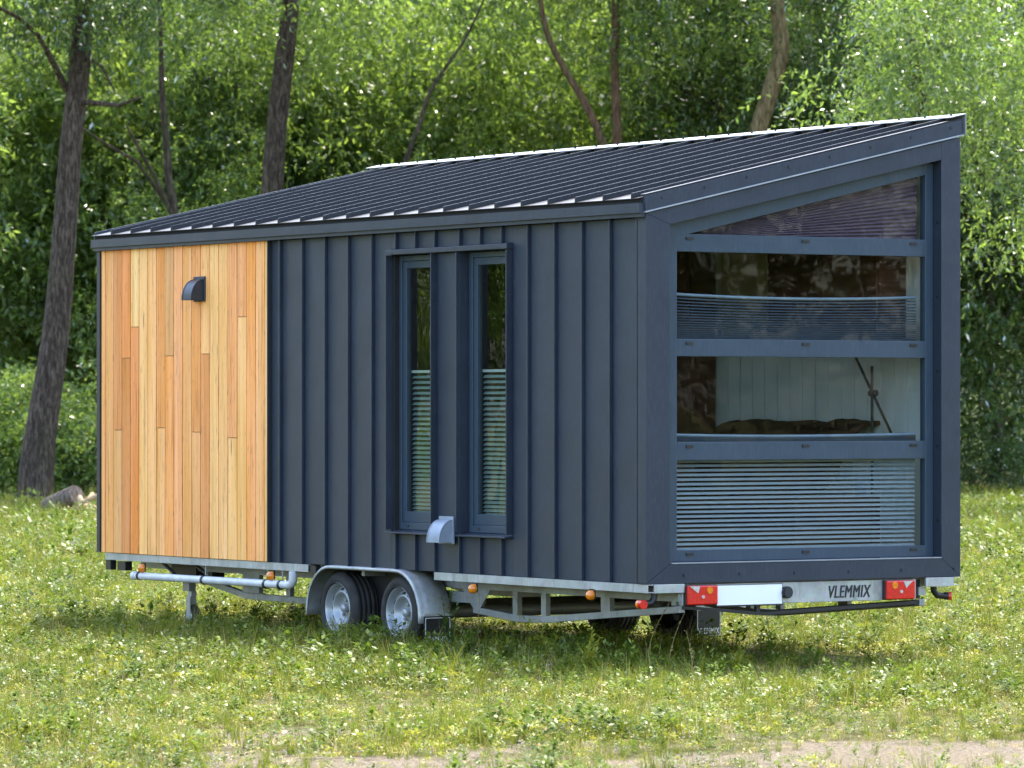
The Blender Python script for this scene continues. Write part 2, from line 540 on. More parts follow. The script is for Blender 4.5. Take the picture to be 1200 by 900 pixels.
# rake (end) flashing with its pale drip edge
rake = H().prism([(-0.012, 3.120), (2.553, 3.120 + 2.565 * .2237), (2.553, 3.222 + 2.565 * .2237), (-.012, 3.222)], -.020, .012, 'x').build('rake_flashing', M['anthracite'], roof)
H().prism([(-0.016, 3.1105), (2.560, 3.1105 + 2.576 * .2237), (2.560, 3.1198 + 2.576 * .2237), (-.016, 3.1198)], -.015, .022, 'x').build('drip_edge', M['flash'], rake)
H().prism([(-0.014, 3.224), (2.554, 3.224 + 2.568 * .2237), (2.554, 3.231 + 2.568 * .2237), (-.014, 3.231)], -.045, .013, 'x').build('top_fold', M['roof_steel'], rake)
for i in range(8):
    yy = .12 + i * .335
    zz = 3.185 + yy * .2237
    H().tube([(.010, yy, zz), (.018, yy, zz)], .010, 8).build('screw', M['black_trim'], rake)
H().prism([(-0.012, 3.10), (2.562, 3.10 + 2.574 * .2237), (2.562, 3.232 + 2.574 * .2237), (-.012, 3.232)], -7.752, -7.737, 'x').build('rake_flashing', M['anthracite'], roof)
# eave fascia and gutter
H().box(-7.70, -0.021, -0.012, 0.02, 3.1705, 3.196).build('fascia', M['black_trim'], house)  # black tone carries the shade of the gap under the roof edge
gut = H().prism([(-.052, 3.110), (-.002, 3.110), (-.002, 3.170), (-.008, 3.170), (-.008, 3.118), (-.046, 3.118), (-.046, 3.172), (-.052, 3.172)], -7.73, -.004, 'x').build('gutter', M['anthracite'], house)
H().box(-7.728, -.006, -.034, -.003, 3.084, 3.1095).build('gutter_lip', M['anthracite'], gut)
for xx in (-7.732, -.002):
    H().box(xx - .0015, xx + .0015, -.053, -.002, 3.109, 3.173).build('gutter_end', M['anthracite'], gut)

# cedar planks: colours per board as in the photograph, with their butt joints
K = {'pale': (238, 193, 140), 'tan': (227, 182, 130), 'orange': (226, 168, 106), 'red': (222, 156, 98), 'brown': (208, 152, 98),
     'pink': (228, 176, 130), 'cream': (243, 201, 146), 'grey': (212, 172, 124)}
w0, dw = -7.5857, 0.1426
# board -> (colour above, joint height or None, colour below)
boards = [('pale', None, None), ('tan', None, None), ('brown', 1.68, 'grey'), ('red', 2.24, 'brown'), ('cream', 2.48, 'red'),
          ('pale', None, None), ('pale', None, None), ('orange', 1.70, 'pale'), ('grey', 2.25, 'orange'), ('pink', None, None),
          ('tan', None, None), ('orange', 1.67, 'tan'), ('pale', 2.26, 'brown'), ('cream', None, None), ('pale', None, None),
          ('pink', 1.63, 'pale'), ('pink', 2.53, 'cream'), ('orange', None, None), ('tan', None, None), ('cream', None, None)]
for i, (ca, zj, cb) in enumerate(boards):
    x0 = -7.652 if i == 0 else w0 + (i - 1) * dw
    x1 = w0 if i == 0 else (w0 + i * dw if i < 19 else -4.981)
    segs = [(.722, 3.083, ca)] if zj is None else [(zj + .002, 3.083, ca), (.722, zj - .002, cb)]
    for za, zb, cc in segs:
        j = random.uniform(-.0015, .0015)
        o = H().box(x0 + .0052, x1 - .0052, 0.001 + j, .022 + j, za, zb).build('plank', M['wood'], house, 0.0015)
        c = srgb(*K[cc]); jt = random.uniform(.93, 1.07)
        o.color = (min(.94, c[0] * 1.16 * jt), c[1] * .88 * jt, c[2] * .62 * jt, 1)
H().box(-7.653, -4.98, .024, .039, .724, 3.09).build('batten', M['dark_core'], house)
H().box(-7.705, -7.6545, -.012, .10, .720, 3.17).build('corner_trim', M['black_trim'], house)
H().box(-4.979, -4.963, -.006, .035, .721, 3.083).build('corner_trim', M['black_trim'], house)

# standing seam wall panels
def wall_panel(x0, x1, z0, z1, rib=True):
    m = H().box(x0 + .0005, x1 - .0005, .027, .036, z0, z1)
    if rib:
        m.box(x1 - .007, x1 + .006, 0.0, .0265, z0, z1)
    return m.build('wall_panel', M['anthracite'], house, 0.003)
zt = 3.083
sl = [-3.4815 - k * .3316 for k in range(5)]
sr = [-.1004 - k * .3316 for k in range(5)]
xs = [-4.963] + sl[::-1]
for a_, b_ in zip(xs[:-1], xs[1:]): wall_panel(a_, b_, .721, zt)
xs = sr[::-1]
for a_, b_ in zip(xs[:-1], xs[1:]): wall_panel(a_, b_, .721, zt)
wall_panel(xs[-1], -.0015, .721, zt, False)
wall_panel(sl[0], -3.2475, .721, zt, False)
wall_panel(-1.6425, sr[-1], .721, zt)
wx = [-3.2475, -3.152, -2.885, -2.625, -2.300, -2.030, -1.755, -1.6425]
for a_, b_ in zip(wx[:-1], wx[1:]):
    last = b_ == wx[-1]
    wall_panel(a_, b_, 2.967, zt, not last)
    if a_ == -2.625:
        wall_panel(a_, b_, .721, 2.9235, True)
    else:
        wall_panel(a_, b_, .721, .972, not last)

# side windows in their metal reveals
H().box(-3.2475, -1.6425, -.024, .10, 2.928, 2.9635).build('window_hood', M['anthracite'], house, 0.003)
for wi, (xl, xr) in enumerate(((-3.243, -2.633), (-2.300, -1.655))):
    fr = H()
    yf = .078
    fr.box(xl + .012, xl + .055, yf, yf + .05, 1.000, 2.922); fr.box(xr - .026, xr - .006, yf, yf + .05, 1.000, 2.922)
    fr.box(xl + .055, xr - .026, yf, yf + .05, 1.000, 1.052); fr.box(xl + .055, xr - .026, yf, yf + .05, 2.885, 2.922)
    win = fr.build('side_window', M['frame'], house, 0.003)
    s = H(); ys = yf + .010
    a0, a1, b0, b1 = xl + .0565, xr - .0275, 1.0535, 2.8835
    s.box(a0, a0 + .048, ys, ys + .04, b0, b1); s.box(a1 - .026, a1, ys, ys + .04, b0, b1)
    s.box(a0 + .048, a1 - .026, ys, ys + .04, b0, b0 + .075); s.box(a0 + .048, a1 - .026, ys, ys + .04, b1 - .05, b1)
    s.build('sash', M['frame'], win, 0.003)
    g0, g1, h0, h1 = a0 + .046, a1 - .024, b0 + .073, b1 - .048
    H().box(g0, g1, ys + .018, ys + .024, h0, h1).build('pane', M['glass_side'], win)
    zb, zt2 = h0 - .01, 2.10
    vs, fs = [], []
    n = 30
    for q in range(n):
        t = q / n
        zz = zb + (zt2 - zb) * (t * .82 + .18 * t * t)
        b_ = len(vs); y_ = ys + .052
        vs += [(g0 - .01, y_, zz), (g1 + .01, y_, zz), (g1 + .01, y_ + .020, zz + .019), (g0 - .01, y_ + .020, zz + .019)]
        fs.append((b_, b_ + 1, b_ + 2, b_ + 3))
    H().add(vs, fs).build('blind', M['blind_green'], win)
    H().box(g0 - .012, g1 + .012, ys + .046, ys + .076, zt2, zt2 + .018).build('blind_rail', M['white_board'], win)
    for xx in (xl + .14, xr - .15):
        H().box(xx - .016, xx + .016, yf - .005, yf - .0005, 1.020, 1.034).build('drain_cap', M['black_trim'], win)
    for xx, nm in ((xl, 'window_reveal'), (xr, 'window_reveal')):
        o = H().box(xx - .0055, xx + .0055, -.022, .088, .9985, 2.9235).build(nm, M['anthracite'], house, 0.001)
    H().prism([(-.034, .974), (-.034, .986), (.076, .998), (.076, .974)], xl - .004, xr + .004, 'x').build('window_sill', M['anthracite'], house, 0.002)

# vent hoods
def vent(x0, x1, z0, z1, mat, yb):
    base = H().box(x0, x1, yb - .014, yb, z0, z1).build('vent', mat, house, 0.003)
    pts = []
    hh = (z1 - z0) * .84
    zc = z0 + (z1 - z0) * .06
    for q in range(9):
        an = R(90 * q / 8)
        pts.append((yb - .014 - .105 * math.sin(an), zc + hh * math.cos(an) * .97))
    xa, xb = x0 + .016, x1 - .016
    m = H()
    t = .004
    vs, fs = [], []
    for (yy, zz) in pts: vs += [(xa, yy, zz), (xb, yy, zz)]
    fs = [(2 * q, 2 * q + 1, 2 * q + 3, 2 * q + 2) for q in range(8)]
    m.add(vs, fs, True)
    for xx in (xa, xb):
        poly = [(xx, yy, zz) for yy, zz in pts] + [(xx, yb - .014, zc)]
        m.add(poly, [tuple(range(len(poly)))])
        m.tube([(xx, yy, zz) for yy, zz in pts], .0045, 6)
    m.build('hood', mat, base)
    H().box(xa + .004, xb - .004, yb - .100, yb - .018, zc + .010, zc + .014).build('flap', M['black_plastic'], base)
vent(-6.105, -5.930, 2.655, 2.845, M['anthracite'], 0.0)
vent(-2.535, -2.345, .918, 1.108, M['vent_light'], -.001)

# gable end: mitred cladding frame
def endpoly(poly, name, x0=-.125, x1=0.0, mat='anthracite'):
    return H().prism(poly, x0, x1, 'x').build(name, M[mat], house, 0.0015)
g = .0012
endpoly([(0.002, .721), (2.548, .721), (2.390 - g, .847 - g), (.186 + g, .847 - g)], 'frame_trim')
endpoly([(0.0, .7225), (.186, .847 + g), (.186, 3.038), (0.0, 3.107)], 'frame_trim')
endpoly([(0.001, 3.1085), (.186, 3.040), (2.390 - g, 3.519), (2.390 - g, 3.106 + 2.39 * .2237), ], 'frame_trim')
endpoly([(2.390, .847 + g), (2.55, .7225), (2.55, 3.106 + 2.55 * .2237), (2.390, 3.106 + 2.39 * .2237)], 'frame_trim')
H().box(-.06, .004, .20, 2.388, .8485, .8545).build('sill_edge', M['flash'], house)
for i in range(6):
    yy = .30 + i * .44
    H().tube([(-.001, yy, .775), (.007, yy, .775)], .011, 8).build('screw', M['anthracite'], house)
for i in range(5):
    zz = 1.1 + i * .5
    H().tube([(-.045, 2.3895, zz), (-.045, 2.384, zz)], .010, 8).build('screw', M['black_plastic'], house)

# gable window: stiles, rails, panes, pleated blinds
xf = -.088                                   # face of the window frame
fr = H()
fr.box(xf - .06, xf, .17, .301, .856, 3.07); fr.box(xf - .06, xf, 2.322, 2.3885, .856, 3.50)
fr.box(xf - .06, xf, .301, 2.322, .856, .932)
fr.prism([(.301, 2.9635 + 0), (2.322, 2.9635 + 2.021 * .2257), (2.322, 3.0665 + 2.021 * .2170), (.301, 3.0665)], xf - .06, xf, 'x')
ew = fr.build('gable_window', M['frame'], house, 0.003)
tag(ew, 'tall gable window of four panes with pleated blinds')
rails = [(2.870, 2.985), (2.190, 2.304), (1.514, 1.634)]
for za, zb in rails:
    H().box(xf - .058, xf - .001, .3015, 2.3215, za, zb).build('mullion', M['frame'], ew, 0.003)
for zc in (2.955, 2.275, 1.605, .905):
    for yy in (.40, 1.33, 2.22):
        H().box(xf - .0005, xf + .007, yy - .028, yy + .028, zc - .009, zc + .009).build('clip', M['black_plastic'], ew)
pz = [(.930, 1.516), (1.632, 2.192), (2.302, 2.872)]
for za, zb in pz:
    H().box(xf - .034, xf - .028, .300, 2.323, za, zb).build('pane', M['glass'], ew)
H().prism([(.36, 2.983), (2.323, 2.983), (2.323, 2.9635 + 2.023 * .2257)], xf - .034, xf - .028, 'x').build('pane', M['glass'], ew)
def pleats(y0, y1, z0, z1, n, mat, sag=0.0, rail=True, chord=.021, tight=0.0):
    vs, fs = [], []
    for q in range(n):
        t = q / n
        t = t * (1 - tight) + tight * t * t
        b_ = len(vs)
        for k_ in range(3):                   # each slat is a shallow curve that leans inwards towards its top
            for j in range(13):
                s = j / 12
                zz = z0 + (z1 - z0) * t - sag * t * 4 * s * (1 - s)
                vs.append((xf - .072 - chord * .40 * k_, y0 + (y1 - y0) * s, zz + chord * (0, .48, .80)[k_]))
        fs += [(b_ + k_ * 13 + j, b_ + k_ * 13 + j + 1, b_ + (k_ + 1) * 13 + j + 1, b_ + (k_ + 1) * 13 + j) for k_ in range(2) for j in range(12)]
    H().add(vs, fs).build('blind', mat, ew)
    if rail:
        pts = [(xf - .082, y0 + (y1 - y0) * j / 12, z1 + .008 - sag * 4 * (j / 12) * (1 - j / 12)) for j in range(13)]
        H().tube(pts, .011, 8).build('blind_rail', M['vent_light'], ew)
pleats(.27, 2.29, .93, 1.50, 19, M['blind_pale'])
pleats(.27, 2.30, 1.62, 1.672, 4, M['blind_reflect_dark'], 0.012, True, .016)
pleats(.27, 2.30, 2.30, 2.590, 17, M['blind_reflect_dark'], 0.022, True, .013, .35)
# triangular pleated blind: folds follow the slope of the rake
vs, fs = [], []
n = 30
for q in range(n + 1):
    t = q / n
    xx = xf - .075 - (.018 if q % 2 else 0)
    vs += [(xx, .30, 2.955 + .02 * t), (xx, 2.31, 2.965 + .45 * t)]
fs = [(2 * q, 2 * q + 1, 2 * q + 3, 2 * q + 2) for q in range(n)]
H().add(vs, fs).build('blind', M['blind_reflect_mauve'], ew)

# ------------------------------------------------------------------ trailer
chassis = H()
for yc in (.30, 2.25):
    chassis.box(-7.5, -.03, yc - .03, yc + .03, .600, .655)
ch = chassis.build('chassis', M['galv'], house)
for yc, nm in ((.012, 0), (2.488, 0)):
    for xa, xb in ((-7.60, -4.40), (-2.64, .000)):
        H().prism([(yc, .664), (yc + .05, .664), (yc + .05, .669), (yc + .005, .669), (yc + .005, .713), (yc + .05, .713), (yc + .05, .718), (yc, .718)], xa, xb, 'x').build('side_rail', M['galv_light'], ch)
for i in range(13):
    xx = -7.3 + i * .6
    H().box(xx - .02, xx + .02, .065, 2.485, .6565, .716).build('cross_member', M['galv'], ch)
for i in range(4):
    H().box(-7.55 + i * 1.88, -5.675 + i * 1.88, .07, 2.48, .7185, .7335).build('floor_board', M['ply'], ch)
def bar(pts, yc, w=.045, hgt=.045, name='lower_rail', mat='galv'):
    for (xa, za), (xb, zb) in zip(pts[:-1], pts[1:]):
        H().prism([(xa, za - hgt / 2), (xb, zb - hgt / 2), (xb, zb + hgt / 2), (xa, za + hgt / 2)], yc - w / 2, yc + w / 2, 'y').build(name, M[mat], ch, 0.003)
for yc in (.30, 2.25):
    bar([(-2.56, .455), (-2.0, .416), (-1.66, .421), (-.03, .552)], yc)
    bar([(-6.60, .560), (-6.42, .520), (-5.82, .436), (-4.70, .428)], yc)
    for xx, zz, ww in ((-2.50, .48, .06), (-2.02, .44, .06), (-1.66, .445, .06), (-.90, .50, .11), (-.10, .575, .05), (-6.44, .545, .05), (-5.74, .46, .26), (-5.17, .455, .06), (-4.75, .455, .05)):
        H().box(xx - ww / 2, xx + ww / 2, yc - .018, yc + .018, zz, .5995).build('post', M['galv'], ch)
    H().prism([(-2.70, .5995), (-2.33, .5995), (-2.46, .47), (-2.56, .47)], yc - .024, yc - .019, 'y').build('gusset', M['galv'], ch)
    H().box(-3.0, -2.47, yc - .028, yc + .028, .50, .575).build('axle_bracket', M['galv'], ch)
for xx in (-4.019, -3.159):
    H().tube([(xx, .22, .415), (xx, 2.33, .415)], .045, 12).build('axle', M['galv'], ch)
    H().tube([(xx, .3, .42), (xx + .17, .3, .56)], .04, 8).build('suspension_arm', M['galv'], ch)
    H().tube([(xx, 2.25, .42), (xx + .17, 2.25, .56)], .04, 8).build('suspension_arm', M['galv'], ch)
# cables and drawbar under the floor
for q in range(3):
    pts = [(-7.2 + i * .55, .55 + .35 * q + .05 * math.sin(i * 1.3 + q), .63 - .035 * abs(math.sin(i * .9 + q))) for i in range(14)]
    H().tube(pts, .008, 5).build('cable', M['black_plastic'], ch)
H().tube([(-7.3, .5, .60), (-8.9, 1.275, .58)], .045, 8).build('drawbar', M['galv'], ch)
H().tube([(-7.3, 2.05, .60), (-8.9, 1.275, .58)], .045, 8).build('drawbar', M['galv'], ch)
H().box(-6.95, -6.55, .25, .5, .54, .64).build('tool_bracket', M['black_plastic'], ch)
H().tube([(-6.9, .1, .70), (-6.62, .1, .58)], .014, 6).build('brace', M['black_plastic'], ch)
H().tube([(-6.45, .12, .70), (-6.15, .12, .60)], .014, 6).build('brace', M['black_plastic'], ch)
H().box(-7.61, -7.53, .02, .07, .585, .662).build('end_bracket', M['black_plastic'], ch)
H().box(-7.43, -7.30, .03, .09, .585, .655).build('end_bracket', M['black_plastic'], ch)
H().box(-4.385, -4.30, .02, .06, .655, .712).build('end_bracket', M['black_plastic'], ch)
# corner steady leg with its small wheel
leg = H().box(-6.80, -6.70, .27, .33, .44, .60).build('support_leg', M['galv'], house)
H().box(-6.735, -6.675, .278, .322, .33, .4395).build('slide', M['galv_light'], leg)
H().lathe_y(-6.69, .245, [(.0, .268), (.05, .268), (.085, .275), (.095, .285), (.095, .315), (.085, .325), (.05, .332), (0, .332)], 24).build('jockey_wheel', M['rubber'], leg)
H().lathe_y(-6.69, .245, [(.0, .262), (.045, .262), (.045, .338), (0, .338)], 16).build('wheel_hub', M['galv_light'], leg)
H().box(-6.72, -6.66, .258, .265, .235, .40).build('fork', M['galv_light'], leg)

# wheels
tyre_prof = [(.172, .045), (.180, .030), (.205, .022), (.235, .026), (.250, .040), (.258, .052)]
yy = .056
for q in range(4):
    tyre_prof += [(.2615, yy), (.2615, yy + .030), (.253, yy + .0315), (.253, yy + .0375)]; yy += .039
tyre_prof += [(.2615, .212), (.256, .222), (.235, .236), (.20, .240), (.172, .228)]
rim_prof = [(.186, .024), (.190, .030), (.186, .036), (.178, .033), (.174, .040), (.165, .060), (.160, .085), (.150, .092), (.128, .066), (.118, .060), (.110, .066), (.098, .095), (.085, .108), (.050, .112), (.0, .112)]
hub_prof = [(.0, .070), (.020, .070), (.028, .076), (.030, .090), (.030, .1125)]
first_wheel = None
wheels = []
def make_wheel():
    ty = MB(0).lathe_y(0, 0, tyre_prof, 56).build('wheel', M['rubber'], house)
    rm = MB(0).lathe_y(0, 0, rim_prof, 48).build('rim', M['rim'], None)
    hb = MB(0).lathe_y(0, 0, hub_prof, 20).build('hub_cap', M['rim'], None)
    subs = [rm, hb]
    for q in range(5):
        an = 2 * math.pi * q / 5 + .3
        cx, cz = .056 * math.cos(an), .056 * math.sin(an)
        subs.append(MB(0).lathe_y(cx, cz, [(0, .094), (.010, .094), (.0125, .098), (.0125, .1118)], 8, False).build('wheel_nut', M['galv'], None))
    for q in range(12):
        an = 2 * math.pi * q / 12
        m = MB(0)
        cx, cz = .1395 * math.cos(an), .1395 * math.sin(an)
        ring = []
        for k in range(10):
            b = 2 * math.pi * k / 10
            rr, tt = .0085 * math.cos(b), .017 * math.sin(b)
            rad = .1395 + rr
            ring.append((rad * math.cos(an + tt / .14), .0765 + (rad - .1395) * 1.18 - .004, rad * math.sin(an + tt / .14)))
        m.add(ring, [tuple(range(10))])
        subs.append(m.build('rim_slot_shade', M['hole'], None))  # flat black disc painted as the shade inside a wheel hole
    for s_ in subs:
        s_.parent = ty
    return ty
def copy_tree(o, parent):
    c = o.copy(); COL.objects.link(c); c.parent = parent
    for chd in list(o.children):
        d = chd.copy(); COL.objects.link(d); d.parent = c
    return c
wh0 = make_wheel()
wh0.location = (-4.019, 0.006, .415 + ZO)
wh1 = copy_tree(wh0, house); wh1.location = (-3.159, .006, .415 + ZO)
wh2 = copy_tree(wh0, house); wh2.location = (-4.019, 2.544, .415 + ZO); wh2.rotation_euler = (0, 0, math.pi)
wh3 = copy_tree(wh0, house); wh3.location = (-3.159, 2.544, .415 + ZO); wh3.rotation_euler = (0, 0, math.pi)

# tandem mudguards
path = []
for q in range(11):
    an = R(185 - 95 * q / 10); path.append((-4.055 + .335 * math.cos(an), .385 + .335 * math.sin(an)))
for q in range(11):
    an = R(90 - 95 * q / 10); path.append((-3.130 + .335 * math.cos(an), .385 + .335 * math.sin(an)))
for side in (0, 1):
    m = H()
    ya, yb = (-.012, .255) if side == 0 else (2.295, 2.562)
    yo = ya if side == 0 else yb
    sgn = 1 if side == 0 else -1
    prof = [(yo, -.020), (yo - sgn * .004, -.006), (yo + sgn * .006, .004), (yo + sgn * .03, .0), (yo + sgn * .045, .008), (yo + sgn * .14, .014), (yo + sgn * .25, .008)]
    vs, fs = [], []
    np_ = len(prof)
    for i, (px, pz_) in enumerate(path):
        t = Vector((path[min(i + 1, len(path) - 1)][0] - path[max(i - 1, 0)][0], 0, path[min(i + 1, len(path) - 1)][1] - path[max(i - 1, 0)][1])).normalized()
        nrm = Vector((-t.z, 0, t.x))
        for (yy, rr) in prof:
            vs.append((px + nrm.x * rr, yy, pz_ + nrm.z * rr))
    for i in range(len(path) - 1):
        for j in range(np_ - 1):
            fs.append((i * np_ + j, i * np_ + j + 1, (i + 1) * np_ + j + 1, (i + 1) * np_ + j))
    mg = m.add(vs, fs, True).build('mudguard', M['galv_light'], house)
    sm = mg.modifiers.new('solid', 'SOLIDIFY'); sm.thickness = .004
    y_in = (.235, .25) if side == 0 else (2.30, 2.315)
    inner = [(p[0], p[1]) for p in path]
    H().prism(inner + [(-2.80, .50), (-4.38, .50)] if False else inner, y_in[0], y_in[1], 'y').build('shadow_skirt', M['black_plastic'], mg)  # black sheet puts the shadow inside the mudguard into its colour
    fl = H()
    y0_, y1_ = (.02, .235) if side == 0 else (2.315, 2.53)
    fl.box(-2.792, -2.782, y0_, y1_, .20, .405)
    flo = fl.build('mud_flap', M['black_plastic'], house)
    rimw = H()
    for (a0, a1, b0, b1) in ((y0_ + .006, y1_ - .006, .206, .211), (y0_ + .006, y1_ - .006, .39, .395), (y0_ + .006, y0_ + .011, .211, .39), (y1_ - .011, y1_ - .006, .211, .39)):
        rimw.box(-2.7815, -2.7795, a0, a1, b0, b1)
    rimw.build('flap_border', M['letter_white'], flo)
    H().box(-2.80, -2.775, y0_ - .005, y1_ + .005, .4055, .425).build('flap_clamp', M['galv_light'], flo)

def lettering(body, size, loc, rot, mat, parent, shear=0.0, xs=1.0):
    cu = bpy.data.curves.new('lettering', 'FONT')
    cu.body = body; cu.size = size; cu.align_x = 'LEFT'; cu.shear = shear; cu.extrude = .0006
    cu.offset = 0.0; cu.space_character = 1.08
    tmp = bpy.data.objects.new('lettering', cu)
    COL.objects.link(tmp)
    dg = bpy.context.evaluated_depsgraph_get()
    me = bpy.data.meshes.new_from_object(tmp.evaluated_get(dg))
    bpy.data.objects.remove(tmp)
    bmx = bmesh.new(); bmx.from_mesh(me)
    for q_ in (1, 2):                         # heavier strokes
        gg = bmesh.ops.duplicate(bmx, geom=[f_ for f_ in bmx.faces][:len(me.polygons)])
        for v_ in [e_ for e_ in gg['geom'] if isinstance(e_, bmesh.types.BMVert)]:
            v_.co.x += size * .028 * q_; v_.co.z += .0006 * q_
    bmx.to_mesh(me); bmx.free()
    me.materials.clear(); me.materials.append(mat)
    xs = xs / max(v.co.x for v in me.vertices)
    o = link('lettering', me, parent)
    base = o.location.copy()
    o.rotation_euler = rot
    o.location = base + Vector(loc)
    o.scale = (xs, 1, 1)
    return o
ROT_END = (R(90), 0, R(90))                   # text reading along +Y, facing +X
for fo, ya in ((0, .03), (1, 2.325)):
    f_ = [o for o in house.children if o.name.startswith('mud_flap')][fo]
    lettering('VLEMMIX', .062, (-2.781, ya, .222 + ZO), ROT_END, M['letter_white'], f_, 0, .19)

# rear beam, plate, lamps
rb = H().prism([(-.06, .575), (-.02, .575), (-.02, .711), (-.06, .711)], .295, 2.19, 'y').build('rear_beam', M['galv_light'], house, 0.003)
lettering('VLEMMIX', .118, (-.0185, 1.455, .600 + ZO), ROT_END, M['letter_dark'], rb, 0.2, .36)
bp = [(0.30, .575), (.58, .553), (.92, .520), (1.25, .532), (2.20, .566)]
for (ya, za), (yb, zb) in zip(bp[:-1], bp[1:]):
    H().prism([(ya, za - .022), (yb, zb - .022), (yb, zb), (ya, za)], -.055, -.012, 'x').build('under_bar', M['black_plastic'], rb)
H().box(-.05, -.02, .885, .915, .5225, .5745).build('under_bar_stay', M['black_plastic'], rb)
H().box(-.0185, -.010, .556, 1.084, .562, .704).build('plate_holder', M['black_plastic'], rb)
H().box(-.0095, -.006, .561, 1.079, .572, .700).build('number_plate', M['white'], house)
sk = H().tube([(-.019, 1.115, .645), (.012, 1.115, .645)], .040, 16).build('socket', M['black_plastic'], rb)
H().tube([(.012, 1.115, .645), (.018, 1.115, .645)], .032, 16).build('socket_cap', M['black_trim'], sk)
for y0_, y1_, inner in ((.303, .548, 1), (1.907, 2.152, -1)):
    tl = H().box(-.019, .006, y0_, y1_, .577, .709).build('tail_light', M['black_plastic'], house, 0.004)
    H().box(.0065, .030, y0_ + .004, y1_ - .004, .581, .705).build('red_lens', M['red'], tl, 0.008)
    yc = y0_ + .062 if inner == 1 else y1_ - .062
    s_ = 1 if inner == 1 else -1
    H().prism([(yc - .045, .702), (yc + .035, .702), (yc + .02 * s_ + .0, .655)], .0305, .034, 'x').build('reversing_lens', M['clear'], tl)
    ya = y0_ + .175 if inner == 1 else y1_ - .175
    H().tube([(.0302, ya, .675), (.034, ya, .675)], .024, 16).build('indicator_lens', M['amber'], tl)
    H().tube([(.0302, (y0_ + y1_) / 2, .632), (.036, (y0_ + y1_) / 2, .632)], .011, 10).build('lens_screw', M['clear'], tl)
H().box(-.09, -.062, 2.16, 2.255, .575, .705).build('lamp_bracket', M['black_plastic'], rb)
for y0_, y1_, za, zb in ((.063, .299, .660, .718), (2.258, 2.486, .657, .718)):
    H().box(-.018, .004, y0_, y1_, za, zb).build('rail_cap', M['galv_light'], ch, 0.003)
# rubber-armed width lamps
for (yc, sgn) in ((.10, -1), (2.36, 1)):
    arm = H().tube([(-.05, yc, .66), (-.05, yc + .005 * sgn, .625), (-.05, yc + .03 * sgn, .597), (-.05, yc + .09 * sgn, .590)], .022, 12).build('width_lamp', M['black_plastic'], house)
    if sgn < 0:
        H().tube([(-.074, yc - .105, .590), (-.050, yc - .105, .590)], .030, 14).build('amber_lens', M['amber'], arm)
        H().tube([(-.0495, yc - .105, .590), (-.018, yc - .105, .590)], .030, 14).build('red_lens', M['red'], arm)
        H().tube([(-.05, yc - .10, .590), (-.05, yc - .084, .590)], .026, 12).build('lamp_neck', M['black_plastic'], arm)
    else:
        H().tube([(-.05, yc + .09, .590), (-.03, yc + .115, .590)], .027, 14).build('lamp_body', M['black_plastic'], arm)
        H().tube([(-.0295, yc + .1155, .590), (-.018, yc + .130, .590)], .028, 14).build('red_lens', M['red'], arm)
# amber side lamps
for xx, zz in ((-2.113, .621), (-.65, .628), (-6.967, .614), (-4.933, .619)):
    sm_ = H().box(xx - .03, xx + .03, .012, .022, zz - .025, zz + .042).build('side_lamp', M['black_plastic'], house)
    H().lathe_y(xx, zz, [(0, -.028), (.020, -.026), (.032, -.012), (.034, .0118)], 18).build('amber_lens', M['amber'], sm_)
# waste pipe
py = .015
pp = H().tube([(-7.10, py, .552), (-4.72, py, .560)], .029, 14).build('waste_pipe', M['pvc'], house)
H().tube([(-4.72, py, .560), (-4.665, py, .562), (-4.637, py, .575), (-4.625, py, .60), (-4.622, py, .662)], .031, 14).build('pipe_elbow', M['pvc'], pp)
H().tube([(-7.13, py, .552), (-7.08, py, .552)], .034, 14).build('pipe_cap', M['pvc'], pp)
for xx in (-7.02, -5.98, -5.02, -4.80):
    H().tube([(xx - .012, py, .556), (xx + .012, py, .556)], .036, 14).build('pipe_clamp', M['black_plastic'], pp)
    H().box(xx - .008, xx + .008, py + .010, py + .014, .585, .6635).build('pipe_hanger', M['galv'], pp)

# ------------------------------------------------------------------ inside the house
wd = thing('wardrobe', 'dark brown wardrobe seen at the left through the gable panes', 'wardrobe', (-3.0, 2.12, .80 + ZO))
H().box(-3.3, -2.745, 1.76, 2.449, .8005, 3.20).build('body', M['brown_wood'], wd)
for q in range(3):
    H().box(-2.744, -2.722, 1.765 + q * .228, 1.765 + q * .228 + .222, .85, 3.17).build('door', M['brown_wood'], wd, 0.003)
cb = thing('reflection_box', 'dark brown box standing for a reflection in the pane, above the darkened blind', 'reflection box', (-1.1, 2.33, 2.32 + ZO))
H().box(-1.74, -.47, 2.222, 2.4495, 2.32, 3.05).build('body', M['brown_wood'], cb)  # solid box added in place of the brown reflection on this pane
for xa, xb in ((-1.735, -1.105), (-1.10, -.475)):
    H().box(xa, xb, 2.20, 2.2215, 2.33, 3.04).build('door', M['brown_wood'], cb, 0.003)
tp = H().box(-2.31, -1.745, 2.20, 2.4495, 2.32, 3.05).build('wall_cupboard', M['tan_wood'])
tag(tp, 'tan wooden wall cupboard inside, between the wardrobe and dark reflection box', 'cupboard')
so = thing('daybed', 'daybed under a rumpled dark brown blanket, seen through the third pane', 'daybed', (-1.4, 2.1, .80 + ZO))
H().box(-2.4, -.75, 1.72, 2.44, .8005, 1.25).build('base', M['brown_wood'], so)
vs, fs = [], []
nx, ny = 40, 12
for i in range(nx + 1):
    for j in range(ny + 1):
        xx = -2.45 + 1.70 * i / nx; t = j / ny
        yy = 1.70 + .74 * t
        zz = 1.27 + .50 * (1 / (1 + math.exp(-(t - .55) * 11))) + .028 * noise.noise(Vector((xx * 3.2, yy * 2, 1))) + .016 * noise.noise(Vector((xx * 8, yy * 5, 4)))
        vs.append((xx, yy, zz))
